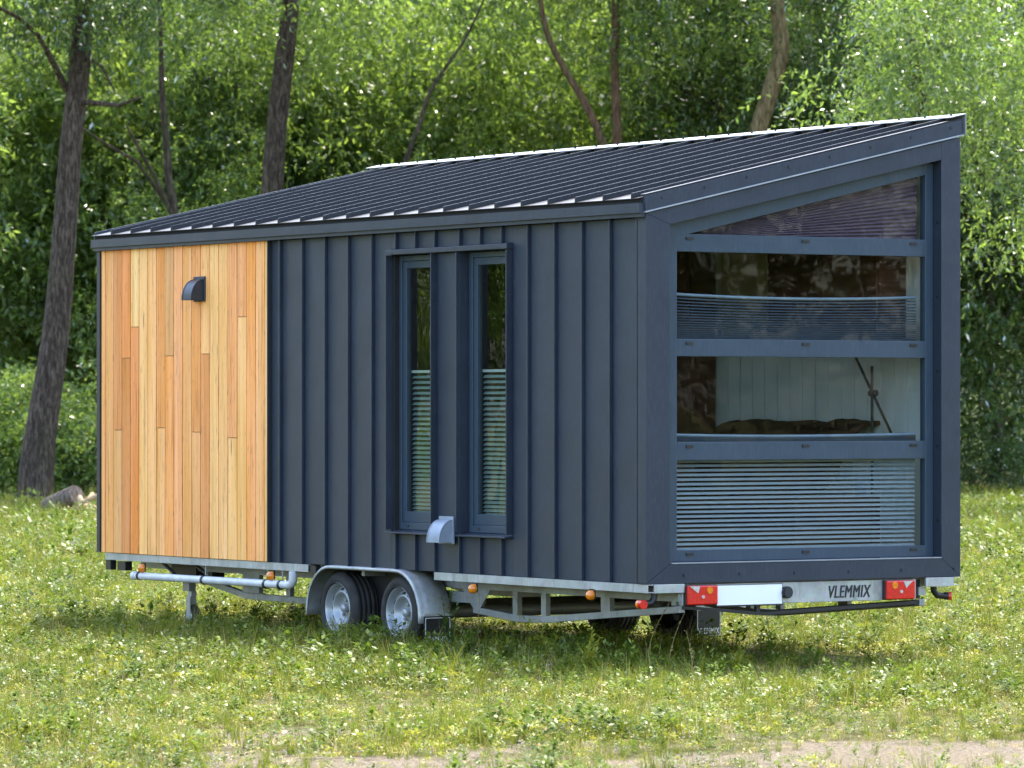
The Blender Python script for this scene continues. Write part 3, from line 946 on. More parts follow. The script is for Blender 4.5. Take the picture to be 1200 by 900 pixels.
for i in range(nx):
    for j in range(ny):
        fs.append((i * (ny + 1) + j, (i + 1) * (ny + 1) + j, (i + 1) * (ny + 1) + j + 1, i * (ny + 1) + j + 1))
bl = H().add(vs, fs, True).build('blanket', M['blanket'], so)
sm_ = bl.modifiers.new('solid', 'SOLIDIFY'); sm_.thickness = .03; sm_.offset = -1
st = thing('lamp_stand', 'thin black stand of crossed rods before the white boards inside', 'lamp stand', (-.58, 2.3, .80 + ZO))
H().tube([(-.838, 2.3, 2.20), (-.432, 2.3, 1.676)], .010, 8).build('arm', M['black_plastic'], st)
H().tube([(-.634, 2.285, .802), (-.634, 2.285, 2.14)], .010, 8).build('pole', M['black_plastic'], st)
H().tube([(-.66, 2.292, 1.955), (-.60, 2.292, 1.955)], .024, 10).build('joint', M['black_plastic'], st)
H().tube([(-.634, 2.285, .8005), (-.634, 2.285, .82)], .13, 20).build('foot', M['black_plastic'], st)

# ------------------------------------------------------------------ trees
LEAF = [m_leaf('leaf_willow', (0.026, 0.064, 0.014), (0.145, 0.228, 0.042), 0.58, 0.05, 0.30, 0.35),
        m_leaf('leaf_fresh', (0.038, 0.088, 0.016), (0.225, 0.325, 0.060), 0.6, 0.05, 0.30, 0.35),
        m_leaf('leaf_deep', (0.012, 0.036, 0.007), (0.068, 0.122, 0.020), 0.45, 0.04, 0.32, 0.4, (0.13, 0.18, 0.09))]
BARK = [m_bark('bark_grey', (0.070, 0.050, 0.038), (0.19, 0.145, 0.115)),
        m_bark('bark_rust', (0.14, 0.078, 0.045), (0.24, 0.145, 0.09)),
        m_bark('bark_olive', (0.17, 0.12, 0.055), (0.30, 0.22, 0.11))]

def leaf_cloud(seed, centres, radii, strands, per, L=0.10, W=0.034, droop=0.6, length=0.75):
    """leaf blades along hanging twigs round each centre; returns verts, quads, tint"""
    g = np.random.default_rng(seed)
    c = np.repeat(np.asarray(centres, float), strands, axis=0)
    r = np.repeat(np.asarray(radii, float), strands)
    n = len(c)
    off = g.normal(size=(n, 3)) * np.array([.55, .55, .38]) * r[:, None]
    start = c + off
    ang = g.uniform(0, 2 * np.pi, n)
    d = np.stack([np.cos(ang), np.sin(ang), -g.uniform(0, 2 * droop, n)], 1)
    d /= np.linalg.norm(d, axis=1)[:, None]
    ln = length * g.uniform(.5, 1.3, n)
    t = np.linspace(.08, 1, per)
    pos = start[:, None, :] + d[:, None, :] * (ln[:, None] * t[None, :])[:, :, None]
    pos[:, :, 2] -= (droop * .35 * ln[:, None] * t[None, :] ** 2)
    m = n * per
    pos = pos.reshape(m, 3) + g.normal(size=(m, 3)) * .02
    dd = np.repeat(d, per, axis=0)
    ld = dd * .7 + g.normal(size=(m, 3)) * .75
    ld[:, 2] -= droop * .35
    ld /= np.linalg.norm(ld, axis=1)[:, None]
    up = np.tile(np.array([0., 0., 1.]), (m, 1)) + g.normal(size=(m, 3)) * .65
    side = np.cross(ld, up)
    side /= (np.linalg.norm(side, axis=1)[:, None] + 1e-9)
    s = g.uniform(.65, 1.3, m)[:, None]
    l, w = ld * L * s, side * W * .5 * s
    v = np.empty((m, 4, 3))
    v[:, 0] = pos; v[:, 1] = pos + l * .45 + w; v[:, 2] = pos + l; v[:, 3] = pos + l * .45 - w
    f = np.arange(m * 4).reshape(m, 4)
    tint = np.clip(np.repeat(np.repeat(g.uniform(0, 1, len(centres)), strands), per) * .45 + g.uniform(0, 1, m) * .6, 0, 1)
    return v.reshape(-1, 3), f, tint

def crown_centres(seed, rx, ry, rzv, n, zc=0.0, low=0.0):
    g = np.random.default_rng(seed)
    v = g.normal(size=(n, 3)); v /= np.linalg.norm(v, axis=1)[:, None]
    rad = g.uniform(.12, 1, n) ** .42
    lobe = 1 + .22 * np.sin(v[:, 0] * 4 + seed) * np.cos(v[:, 2] * 5 + seed * 1.7) + .15 * np.sin(v[:, 1] * 7 + seed)
    p = v * (rad * lobe)[:, None] * np.array([rx, ry, rzv])
    p[:, 2] += zc
    return p

def limb_path(a, b, seed, n=6, wob=0.12):
    a, b = Vector(a), Vector(b)
    L_ = (b - a).length
    out = []
    for i in range(n + 1):
        t = i / n
        p = a.lerp(b, t)
        p.z += .10 * L_ * math.sin(math.pi * t)
        if 0 < i < n:
            p += Vector((noise.noise(Vector((seed, t * 3, 0))), noise.noise(Vector((seed, t * 3, 5))), noise.noise(Vector((seed, t * 3, 9))))) * wob * L_
        out.append(p)
    return out

CROWNS = {}
def crown_mesh(kind, seed):
    """kinds: high (mature willow crown, hangs from 4 m up), bushy (young tree leafy to the ground)"""
    key = (kind, seed)
    if key in CROWNS: return CROWNS[key]
    if kind == 'high':
        cs = crown_centres(seed, 3.7, 3.7, 3.4, 170, 8.3)
        g = np.random.default_rng(seed + 50)
        v, f, t = leaf_cloud(seed, cs, g.uniform(.42, .8, len(cs)), 17, 13, .135, .044, .75, .85)
        mat = LEAF[0]
    elif kind == 'bushy':
        cs = crown_centres(seed, 2.7, 2.7, 4.1, 230, 4.5)
        cs = cs[cs[:, 2] > .35]
        g = np.random.default_rng(seed + 50)
        v, f, t = leaf_cloud(seed, cs, g.uniform(.36, .7, len(cs)), 17, 13, .135, .052, .5, .62)
        mat = LEAF[1]
    elif kind == 'deep':
        cs = crown_centres(seed, 3.0, 3.0, 5.0, 210, 5.4)
        cs = cs[cs[:, 2] > .3]
        g = np.random.default_rng(seed + 50)
        v, f, t = leaf_cloud(seed, cs, g.uniform(.42, .75, len(cs)), 16, 13, .135, .052, .6, .7)
        mat = LEAF[2]
    else:                                     # shrub
        cs = crown_centres(seed, 1.25, 1.25, .95, 60, .75)
        cs = cs[cs[:, 2] > .05]
        g = np.random.default_rng(seed + 50)
        v, f, t = leaf_cloud(seed, cs, g.uniform(.3, .5, len(cs)), 14, 11, .085, .036, .3, .5)
        v[:, 2] = np.maximum(v[:, 2], .01)
        mat = LEAF[1]
    # twigs that carry the clumps
    me = np_mesh('crown', v, f, mat, t)
    CROWNS[key] = (me, cs)
    return CROWNS[key]

LIMBS = {}
def limbs_mesh(kind, seed, bark):
    key = (kind, seed, bark.name)
    if key in LIMBS: return LIMBS[key]
    me, cs = crown_mesh(kind, seed)
    g = random.Random(seed)
    m = MB()
    idx = g.sample(range(len(cs)), 10 if kind != 'shrub' else 8)
    for i in idx:
        c = cs[i]
        z0 = max(.1, c[2] * g.uniform(.45, .75) - .3) if kind != 'shrub' else .02
        r0 = .022 if kind != 'shrub' else .012
        if kind in ('high', 'deep'): r0 = .026
        pts = limb_path((0, 0, z0), c, seed + i, 5)
        m.tube(pts, [r0 * (1 - .75 * k / 5) for k in range(6)], 5, False)
    lm = m.mesh('limb'); lm.materials.append(bark)
    LIMBS[key] = lm
    return lm

def tree(name, label, u, depth, kind, seed, path=None, rads=None, bark=0, rot=0.0, scale=1.0, leaf=None, group=None, shift=(0, 0), zs=1.0, dz=0.0, limbs=True):
    base = at(u, depth) if not isinstance(u, Vector) else u
    if path: base = at(path[0][0], depth)
    root = thing(name, label, 'tree' if kind != 'shrub' else 'shrub', base, group)
    if path:
        pts = [(at(pu, depth) - base) + Vector((0, 0, max(-.05, zat(pv, depth)))) for pu, pv in path]
        pts[0].z = -.03
        # smooth subdivision
        fine, fr_ = [], []
        for i in range(len(pts) - 1):
            for q in range(4):
                s = q / 4
                p0, p1, p2, p3 = pts[max(i - 1, 0)], pts[i], pts[i + 1], pts[min(i + 2, len(pts) - 1)]
                fine.append(.5 * ((2 * p1) + (p2 - p0) * s + (2 * p0 - 5 * p1 + 4 * p2 - p3) * s * s + (3 * p1 - p0 - 3 * p2 + p3) * s ** 3))
                fr_.append(rads[i] * (1 - s) + rads[i + 1] * s)
        fine.append(pts[-1]); fr_.append(rads[-1])
        fr_ = [r_ * (1 + .07 * noise.noise(Vector((k * .9, seed, 0)))) for k, r_ in enumerate(fr_)]
        tm = MB().tube(fine, fr_, 14).mesh('trunk'); tm.materials.append(BARK[bark])
        top = pts[-1]
    else:
        g = random.Random(seed * 7 + int(u if not isinstance(u, Vector) else 0))
        hgt = {'high': 9.5, 'bushy': 6.5, 'deep': 8.0, 'shrub': .8}[kind] * zs
        r0 = {'high': .20, 'bushy': .085, 'deep': .13, 'shrub': .03}[kind]
        pts = [Vector((g.uniform(-.18, .18) * k * hgt / 9 if k else 0, g.uniform(-.18, .18) * k * hgt / 9 if k else 0, hgt * k / 6 - (.03 if k == 0 else 0))) for k in range(7)]
        tm = MB().tube(pts, [r0 * (1 - .8 * k / 6) for k in range(7)], 9).mesh('trunk'); tm.materials.append(BARK[bark])
    tr = bpy.data.objects.new('trunk' if kind != 'shrub' else 'stem', tm); COL.objects.link(tr); tr.parent = root
    me, cs = crown_mesh(kind, seed)
    if leaf is not None and me.materials[0] != LEAF[leaf]:
        me = me.copy(); me.materials[0] = LEAF[leaf]
    cr = bpy.data.objects.new('crown' if kind != 'shrub' else 'foliage', me); COL.objects.link(cr); cr.parent = root
    cr.rotation_euler = (0, 0, rot); cr.scale = (scale, scale, scale * zs)
    limbs = limbs and not path
    if limbs:
        lm = limbs_mesh(kind, seed, BARK[bark])
        lo = bpy.data.objects.new('limbs' if kind != 'shrub' else 'twigs', lm); COL.objects.link(lo); lo.parent = root
        lo.rotation_euler = (0, 0, rot); lo.scale = (scale, scale, scale * zs)
    off = RT * shift[0] + FH * shift[1] + Vector((0, 0, dz))
    cr.location = off
    if limbs: lo.location = off
    return root

G1 = 'trees standing behind the house'
px75 = 75 / FPX
tree('willow_tree', 'thick grey leaning willow trunk at the left, beside the log', 0, 75, 'high', 1,
     [(40, 600), (46, 520), (64, 400), (75, 280), (83, 170), (94, 70), (100, -40), (106, -240), (112, -420)],
     [23 * px75, 19 * px75, 16 * px75, 14 * px75, 13 * px75, 12.5 * px75, 11 * px75, 8 * px75, 4 * px75], 0, .4, 1.0, 2, G1, zs=1.05, dz=2.3)
# the two boughs of the leaning willow that show against the leaves
wt = [o for o in bpy.data.objects if o.name.startswith('willow_tree') and o.parent is None][0]
for pts_, r_ in (([(78, 105), (62, 75), (45, 45), (20, 25), (-10, 12)], 4.2), ([(84, 118), (110, 122), (140, 126), (165, 118)], 4.0), ([(90, 60), (120, 80), (135, 112)], 2.6)):
    P_ = [(at(pu, 75 - .3 * k) - wt.location) + Vector((0, 0, zat(pv, 75))) for k, (pu, pv) in enumerate(pts_)]
    bm_ = MB().tube(P_, [r_ * px75 * (1 - .6 * k / (len(P_) - 1)) for k in range(len(P_))], 8).mesh('bough'); bm_.materials.append(BARK[0])
    bo = bpy.data.objects.new('bough', bm_); COL.objects.link(bo); bo.parent = wt

p88, p82 = 88 / FPX, 82 / FPX
tree('tall_tree', 'tall dark trunk rising behind the left half of the roof', 0, 80, 'high', 2,
     [(314, 585), (316, 400), (319, 230), (324, 150), (333, 70), (342, -20), (350, -250)], [14 * p88, 13 * p88, 12 * p88, 11 * p88, 10.5 * p88, 9 * p88, 5 * p88], 0, 1.3, 1.0, None, G1, shift=(0, 2), dz=2.6)
tree('slender_tree', 'slender straight rust brown trunk above the middle of the roof', 0, 80, 'high', 3,
     [(726, 592), (726, 400), (724, 250), (723, 150), (720, 70), (722, -10), (720, -240)], [7 * p82, 6.5 * p82, 6 * p82, 5.5 * p82, 5 * p82, 5 * p82, 3 * p82], 1, 2.2, .95, None, G1, shift=(0, 2), dz=3.2)
tree('bent_tree', 'bent olive brown trunk above the right part of the roof', 0, 78, 'high', 4,
     [(850, 594), (862, 400), (874, 220), (888, 155), (905, 100), (916, 55), (910, -10), (905, -220)], [13 * p82, 12 * p82, 11 * p82, 10 * p82, 9.5 * p82, 9 * p82, 8 * p82, 4 * p82], 2, .2, 1.0, None, G1, shift=(0, 2), dz=3.0)
tree('leaning_sapling', 'thin trunk leaning left beside the slender rust brown one', 0, 79, 'bushy', 11,
     [(760, 593), (735, 400), (722, 250), (706, 168), (684, 118), (662, 82), (640, 35), (628, -40)], [6 * p82, 5.5 * p82, 5 * p82, 4.6 * p82, 4.2 * p82, 3.8 * p82, 3.2 * p82, 2 * p82], 1, 2.9, .8, None, G1, shift=(-1.5, 4))
tree('leaning_sapling', 'thin dark stem leaning right over the roof\'s left half', 0, 80, 'bushy', 12,
     [(452, 592), (460, 400), (468, 250), (476, 188), (490, 150), (502, 112), (520, 82), (548, 40), (580, -30)], [4.5 * p82, 4.2 * p82, 3.6 * p82, 3 * p82, 2.5 * p82, 2.2 * p82, 1.9 * p82, 1.5 * p82, 1 * p82], 0, 1.1, .8, None, G1, shift=(1.0, 4))
tree('forked_sapling', 'forked sapling just right of the leaning willow trunk', 0, 78, 'bushy', 13,
     [(222, 597), (212, 420), (205, 260), (198, 215), (195, 170), (190, 110), (188, 40), (184, -60)], [5.5 * p82, 5.2 * p82, 5 * p82, 4.6 * p82, 4 * p82, 3.2 * p82, 2.6 * p82, 1.5 * p82], 0, 4.0, .8, None, G1, shift=(.3, 4.5))
fk = [o for o in bpy.data.objects if o.name.startswith('forked_sapling') and o.parent is None][0]
for pts_, r_ in (([(206, 262), (185, 215), (165, 180), (148, 150)], 3.2), ([(203, 250), (160, 190), (115, 165), (96, 152)], 2.6)):
    P_ = [(at(pu, 78 - .2 * k) - fk.location) + Vector((0, 0, zat(pv, 78))) for k, (pu, pv) in enumerate(pts_)]
    bm_ = MB().tube(P_, [r_ * p82 * (1 - .6 * k / (len(P_) - 1)) for k in range(len(P_))], 7).mesh('bough'); bm_.materials.append(BARK[0])
    bo = bpy.data.objects.new('bough', bm_); COL.objects.link(bo); bo.parent = fk
# leafy young trees that close the view
spots = [(-70, 85, 11, 0), (30, 89, 12, 1), (120, 86, 13, 2), (205, 91, 11, 3), (265, 87, 12, 4), (345, 93, 13, 5), (420, 87, 11, 6), (500, 90, 12, 1.5),
         (575, 86, 13, 2.5), (650, 91, 11, 3.6), (735, 88, 12, 4.7), (815, 91, 13, 5.5)]
where = ['cut by the left edge of the picture', 'behind the leaning willow trunk', 'between the leaning trunk and the cedar wall', 'above the roof\'s low far corner',
         'left of the tall dark trunk', 'right of the tall dark trunk', 'over the far end of the ridge', 'over the ridge, left of the thin leaning stem',
         'over the middle of the ridge', 'left of the rust brown trunk', 'behind the rust brown trunk', 'left of the bent olive trunk']
for q, ((u, d, sd, rt), wh) in enumerate(zip(spots, where)):
    lf = {1: 0, 4: 0, 9: 0, 11: 2}.get(q)
    tree('leafy_tree', {None: 'bright green leafy young tree ', 0: 'mid green leafy young tree ', 2: 'dark green leafy young tree '}[lf] + wh, u, d, 'bushy', sd, rot=rt, scale=1.12, group=G1, zs=1.15, leaf=lf)
spots = [(905, 86, 21, 0.5, 'behind the bent olive trunk'), (985, 83, 22, 2.0, 'above the roof\'s high end'), (1075, 86, 21, 3.3, 'behind the highest roof corner'),
         (1165, 84, 22, 4.1, 'right of the gable end'), (1255, 87, 21, 5.2, 'cut by the right edge of the picture')]
for u, d, sd, rt, wh in spots:
    tree('dark_tree', 'deep green dense tree ' + wh, u, d, 'deep', sd, rot=rt, scale=1.1, group=G1, zs=1.1)
tree('drooping_willow', 'large willow with fine drooping foliage at the upper right', 1085, 68, 'high', 5, rot=.8, scale=.8, group=G1, shift=(.9, 0), dz=.2, limbs=False)
tree('drooping_willow', 'willow with drooping foliage left of the highest roof corner', 1045, 80, 'high', 1, rot=2.6, scale=.75, group=G1, dz=1.2, leaf=2, limbs=False)
# taller trees further back
wh = ['first', 'second', 'third', 'fourth', 'fifth', 'sixth', 'seventh']
for i, u in enumerate((-40, 160, 380, 590, 800, 1000, 1220)):
    tree('forest_tree', 'tall forest tree far back, %s from the left' % wh[i], u, 112 + 5 * (i % 2), 'deep', 21 + i % 2, rot=i * 1.1, scale=1.6, leaf=0 if i < 4 else 2, group='tall trees at the back of the wood')
# shrubs along the foot of the wood
sh = [(-30, 78, 31, 0.2, 1.2, 'at the left edge of the picture'), (95, 78, 32, 1.4, 1.0, 'between the leaning trunk and the log'), (125, 78, 31, 2.2, 1.3, 'beside the cedar wall'),
      (10, 79, 32, 5.0, 1.6, 'left of the leaning trunk'), (1190, 82, 32, 4.0, .8, 'near the right edge of the picture')]
for u, d, sd, rt, sc, wh_ in sh:
    tree('shrub', 'low leafy shrub at the foot of the wood ' + wh_, u, d, 'shrub', sd, rot=rt, scale=sc, leaf=1 if u < 600 else 2, group='shrubs along the wood')  # right-hand shrub takes the darker leaf as painted deep shade
# trees beside and behind the photographer, seen only as reflections in the panes
for i, (x_, y_) in enumerate(((-30, -17.5), (-34, -22), (-26, -21), (-38, -17), (-31, -25))):
    tree('field_tree', 'leafy tree mirrored in the side windows, %s of five' % ['nearest', 'second', 'third', 'fourth', 'farthest'][i], Vector((x_, y_, 0)), 0, 'deep' if i % 2 else 'bushy', 21 if i % 2 else 11 + i % 3, rot=i, scale=1.5, group='trees mirrored in the side windows')
for i, (x_, y_) in enumerate(((36, 21), (40, 26), (31, 27), (44, 21))):
    tree('field_tree', 'leafy tree mirrored in the gable panes, %s of four' % ['nearest', 'second', 'third', 'farthest'][i], Vector((x_, y_, 0)), 0, 'deep', 21 + i % 2, rot=i + .5, scale=1.6, group='trees mirrored in the gable panes')

# far wood as one mass, on a slope added to block the sky in gaps
hv, hf = [], []
for i in range(9):
    d = 122 + i * 12
    for j in range(21):
        la = -90 + j * 9
        p = CAM + FH * d + RT * la
        hv.append((p.x, p.y, -.05 + (i ** 1.15) * 3.4 + (1.2 * noise.noise(Vector((la * .05, d * .05, 0))) if i else 0)))
for i in range(8):
    for j in range(20):
        hf.append((i * 21 + j, i * 21 + j + 1, (i + 1) * 21 + j + 1, (i + 1) * 21 + j))
k = NT('forest_floor')
nz_ = k.noise(k.coords('Object'), .8, 6, .7)
mat_hill = k.surf(k.pbr(k.ramp(nz_, [(.3, (.012, .022, .006)), (.7, (.05, .075, .02))]), .95, 0, .1))
hm = bpy.data.meshes.new('sky_block_slope'); hm.from_pydata(hv, [], hf); hm.materials.append(mat_hill)
tag(link('sky_block_slope', hm), kind='structure')
g = np.random.default_rng(5)
cs = []
for q in range(620):
    d = g.uniform(122, 140); la = g.uniform(-34, 34)
    p = CAM + FH * d + RT * la
    cs.append((p.x, p.y, g.uniform(.4, 21)))
v, f, t = leaf_cloud(91, cs, g.uniform(1.2, 2.4, len(cs)), 12, 11, .30, .14, .6, 1.8)
tag(link('woodland', np_mesh('woodland', v, f, LEAF[2], t)), 'far wood behind the trees, one green mass', 'wood', kind='stuff')

# log and cut branches by the willow
lg = MB().tube([at(56, 69.5, .16), at(72, 69.3, .25), at(90, 69.1, .36)], [.15, .165, .16], 14).build('log', m_bark('log_bark', (.15, .115, .09), (.30, .25, .2)))
tag(lg, 'short grey log lying tilted in the grass beside the leaning willow', 'log')
k = NT('cut_wood'); M['cut'] = k.surf(k.pbr(k.ramp(k.noise(k.coords('Object'), 14, 4), [(.3, (.26, .17, .08)), (.7, (.55, .40, .22))]), .85))
pile = thing('branch_pile', 'heap of split pale wood and branches beside the log', 'wood pile', at(100, 69))
for q in range(16):
    c = at(94 + random.uniform(-4, 14), 69 + random.uniform(-.5, .5), random.uniform(.05, .32))
    dv = Vector((random.uniform(-1, 1), random.uniform(-1, 1), random.uniform(-.3, .6))).normalized() * random.uniform(.12, .28)
    MB().tube([c - dv, c + dv], random.uniform(.025, .06), 6).build('split_log', M['cut'], pile)

# ------------------------------------------------------------------ grass and weeds
def m_blade(name, a, b, trans=0.4, scale=0.7):
    k = NT(name)
    oi = k.n('ShaderNodeObjectInfo')
    geo = k.n('ShaderNodeNewGeometry')
    nz = k.n('ShaderNodeTexNoise', i_Scale=scale, i_Detail=3.0); k.l(geo.outputs['Position'], nz.inputs['Vector'])
    at_ = k.n('ShaderNodeAttribute', attribute_name='tint')
    f = k.math('ADD', k.math('MULTIPLY', nz.outputs['Fac'], .6), k.math('ADD', k.math('MULTIPLY', oi.outputs['Random'], .25), k.math('MULTIPLY', at_.outputs['Fac'], .35)))
    c = k.ramp(f, [(.3, a), (.85, b)])
    d = k.n('ShaderNodeBsdfDiffuse'); k.l(c, d.inputs[0])
    t = k.n('ShaderNodeBsdfTranslucent'); k.l(c, t.inputs[0])
    mx = k.n('ShaderNodeMixShader', i_Fac=trans); k.l(d.outputs[0], mx.inputs[1]); k.l(t.outputs[0], mx.inputs[2])
    g = k.n('ShaderNodeBsdfGlossy', i_Roughness=.4)
    m2 = k.n('ShaderNodeMixShader', i_Fac=.025); k.l(mx.outputs[0], m2.inputs[1]); k.l(g.outputs[0], m2.inputs[2])
    return k.surf(m2.outputs[0])
BL = {'green': m_blade('grass_green', (.055, .082, .007), (.22, .245, .020)),
      'lime': m_blade('grass_lime', (.115, .145, .012), (.32, .32, .032)),
      'dry': m_blade('grass_dry', (.24, .18, .055), (.52, .43, .19), .3),
      'weed': m_blade('weed_leaf', (.028, .066, .010), (.17, .235, .024), .4),
      'bloom': m_blade('clover_bloom', (.45, .44, .38), (.75, .73, .68), .3)}

def blades(seed, n, h0, h1, wd, spread, lean, spine=3):
    """grass blades: bent strips; returns verts, quads, tint"""
    g = np.random.default_rng(seed)
    V, F, T = [], [], []
    for i in range(n):
        a = g.uniform(0, 2 * np.pi); b = g.uniform(0, 2 * np.pi)
        r = spread * math.sqrt(g.uniform(0, 1))
        x, y = r * math.cos(b), r * math.sin(b)
        h = g.uniform(h0, h1); ln = lean * g.uniform(.3, 1.2) * h
        dx, dy = math.cos(a), math.sin(a)
        sx, sy = -dy * wd / 2, dx * wd / 2
        base = len(V)
        for k_ in range(spine):
            t = k_ / (spine - 1)
            px, py, pz = x + dx * ln * t * t, y + dy * ln * t * t, h * (t - .18 * t * t * lean)
            wf = (1 - t * .85)
            V += [(px - sx * wf, py - sy * wf, pz), (px + sx * wf, py + sy * wf, pz)]
        for k_ in range(spine - 1):
            F.append((base + 2 * k_, base + 2 * k_ + 1, base + 2 * k_ + 3, base + 2 * k_ + 2)); T.append(g.uniform(0, 1))
    return V, F, T

def rosette(seed, n, size, height, spread):
    g = np.random.default_rng(seed)
    V, F, T = [], [], []
    for i in range(n):
        a = g.uniform(0, 2 * np.pi); r = spread * g.uniform(.1, 1)
        p = np.array([r * math.cos(a), r * math.sin(a), height * g.uniform(.25, 1)])
        el = g.uniform(-.1, .7)
        a2 = a + g.normal() * .6
        d = np.array([math.cos(a2) * math.cos(el), math.sin(a2) * math.cos(el), math.sin(el)]) * size * g.uniform(.6, 1.3)
        s = np.array([-math.sin(a2), math.cos(a2), g.normal() * .3]) * size * .28
        b = len(V)
        V += [tuple(p), tuple(p + d * .5 + s), tuple(p + d), tuple(p + d * .5 - s)]
        F.append((b, b + 1, b + 2, b + 3)); T.append(g.uniform(0, 1))
    return V, F, T

src = bpy.data.collections.new('grass_sources')
def proto(name, V, F, T, mat):
    me = np_mesh(name, np.array(V, float), np.array(F), mat, np.array(T))
    o = bpy.data.objects.new(name, me); src.objects.link(o)
n_ = 0
for sd in range(3): proto('a_grass%d' % sd, *blades(sd, 18, .05, .15, .006, .07, .7), BL['green'])
for sd in range(3): proto('b_lime%d' % sd, *blades(20 + sd, 20, .04, .11, .006, .08, .9), BL['lime'])
for sd in range(2): proto('c_dry%d' % sd, *blades(40 + sd, 14, .05, .15, .005, .09, 1.1), BL['dry'])
for sd in range(6): proto('d_weed%d' % sd, *rosette(60 + sd, 34, .024 + .004 * sd, .05 + .012 * sd, .09), BL['weed' if sd % 2 else 'lime'])
for sd in range(2): proto('e_clover%d' % sd, *rosette(80 + sd, 30, .022, .06, .085), BL['lime'])
V, F, T = rosette(99, 5, .018, .10, .10); proto('f_bloom', V, F, T, BL['bloom'])
for sd in range(2): proto('h_stalk%d' % sd, *blades(120 + sd, 3, .16, .32, .004, .06, .35), BL['dry'])
for sd in range(2): proto('i_tall%d' % sd, *rosette(130 + sd, 34, .045, .20, .05), BL['weed'])
for sd in range(2): proto('j_tuft%d' % sd, *blades(140 + sd, 22, .10, .26, .006, .05, .6), BL['green'])
V, F, T = rosette(100, 14, .04, .03, .10); proto('g_litter', V, F, T, BL['dry'])
V, F, T = rosette(101, 20, .03, .02, .13); proto('g_straw', V, F, T, BL['dry'])

BL['stone'] = m_plain('pebble', (.26, .235, .19), .9, 0, .2, .35, 3)
for sd in range(2):
    g = np.random.default_rng(200 + sd); V, F, T = [], [], []
    for i in range(7):
        c = np.array([g.uniform(-.12, .12), g.uniform(-.12, .12), 0]); r = g.uniform(.006, .020); b = len(V)
        for k_ in range(4):
            an = k_ * math.pi / 2 + g.uniform(-.3, .3); V.append(tuple(c + np.array([r * math.cos(an), r * math.sin(an) * .8, 0])))
        for k_ in range(4):
            an = k_ * math.pi / 2 + g.uniform(-.3, .3); V.append(tuple(c + np.array([.6 * r * math.cos(an), .5 * r * math.sin(an), r * g.uniform(.5, .9)])))
        F += [(b + 4, b + 5, b + 6, b + 7)] + [(b + k_, b + (k_ + 1) % 4, b + 4 + (k_ + 1) % 4, b + 4 + k_) for k_ in range(4)]; T += [.5] * 5
    proto('k_pebbles%d' % sd, V, F, T, BL['stone'])

# patch of field that carries the grass, with density and size per point
pv, pf, dens, size = [], [], [], []
deps = list(np.linspace(19.5, 36, 84)) + list(np.linspace(36.6, 84, 80))
NL = 49
for d in deps:
    hw = d * 600 / FPX * 1.12 + 1.6
    for j in range(NL):
        la = -hw + 2 * hw * j / (NL - 1)
        p = CAM + FH * d + RT * la
        pv.append((p.x, p.y, 0.002))
        b = bare_amount(p.x, p.y)
        n1 = noise.noise(Vector((p.x * .8, p.y * .8, 7))) * .5 + .5
        n2 = noise.noise(Vector((p.x * .25, p.y * .25, 2))) * .5 + .5
        base = 300 if d < 36 else (180 if d < 48 else 85)
        under = 1.0
        if -7.6 < p.x < -.1 and .15 < p.y < 2.4: under = .35
        dens.append(base * max(0.14, 1 - b * 1.05) * (.55 + .8 * n1) * under)
        s = .48 + 1.25 * n2 * n1 * 1.5 + (.35 if d > 36 else 0) + (.5 if d > 48 else 0) - .35 * b
        if -8.4 < p.x < .9 and -.7 < p.y < .2: s *= 1.15
        elif -8.4 < p.x < 1.0 and 0 < p.y < 3.4: s *= 1.12
        if p.x > -4.7 and p.x < -2.5 and (p.y < -.05 and p.y > -.6): s *= 1.1
        size.append(max(.25, s * (.68 if d < 48 else .8)))
for i in range(len(deps) - 1):
    for j in range(NL - 1):
        pf.append((i * NL + j, i * NL + j + 1, (i + 1) * NL + j + 1, (i + 1) * NL + j))
gm = bpy.data.meshes.new('grass'); gm.from_pydata(pv, [], pf)
gm.attributes.new('density', 'FLOAT', 'POINT').data.foreach_set('value', dens)
gm.attributes.new('size', 'FLOAT', 'POINT').data.foreach_set('value', size)
grass = tag(link('grass', gm), 'sunlit meadow grass and low weeds round the house', 'grass', kind='stuff')

nt = bpy.data.node_groups.new('grass_scatter', 'GeometryNodeTree')
nt.interface.new_socket('Geometry', in_out='INPUT', socket_type='NodeSocketGeometry')
nt.interface.new_socket('Geometry', in_out='OUTPUT', socket_type='NodeSocketGeometry')
N = nt.nodes.new
gi, go = N('NodeGroupInput'), N('NodeGroupOutput')
dist = N('GeometryNodeDistributePointsOnFaces')
na = N('GeometryNodeInputNamedAttribute'); na.data_type = 'FLOAT'; na.inputs['Name'].default_value = 'density'
nb = N('GeometryNodeInputNamedAttribute'); nb.data_type = 'FLOAT'; nb.inputs['Name'].default_value = 'size'
ci = N('GeometryNodeCollectionInfo'); ci.inputs['Collection'].default_value = src
ci.inputs['Separate Children'].default_value = True; ci.inputs['Reset Children'].default_value = True
inst = N('GeometryNodeInstanceOnPoints'); inst.inputs['Pick Instance'].default_value = True
rv = N('FunctionNodeRandomValue'); rv.data_type = 'FLOAT_VECTOR'
rv.inputs[0].default_value = (-.18, -.18, 0); rv.inputs[1].default_value = (.18, .18, 6.283)
rs = N('FunctionNodeRandomValue'); rs.data_type = 'FLOAT'
rs.inputs[2].default_value = .6; rs.inputs[3].default_value = 1.35; rs.inputs['Seed'].default_value = 5
mu = N('ShaderNodeMath'); mu.operation = 'MULTIPLY'
L_ = nt.links.new
L_(gi.outputs[0], dist.inputs['Mesh']); L_(na.outputs['Attribute'], dist.inputs['Density'])
L_(dist.outputs['Points'], inst.inputs['Points']); L_(ci.outputs[0], inst.inputs['Instance'])
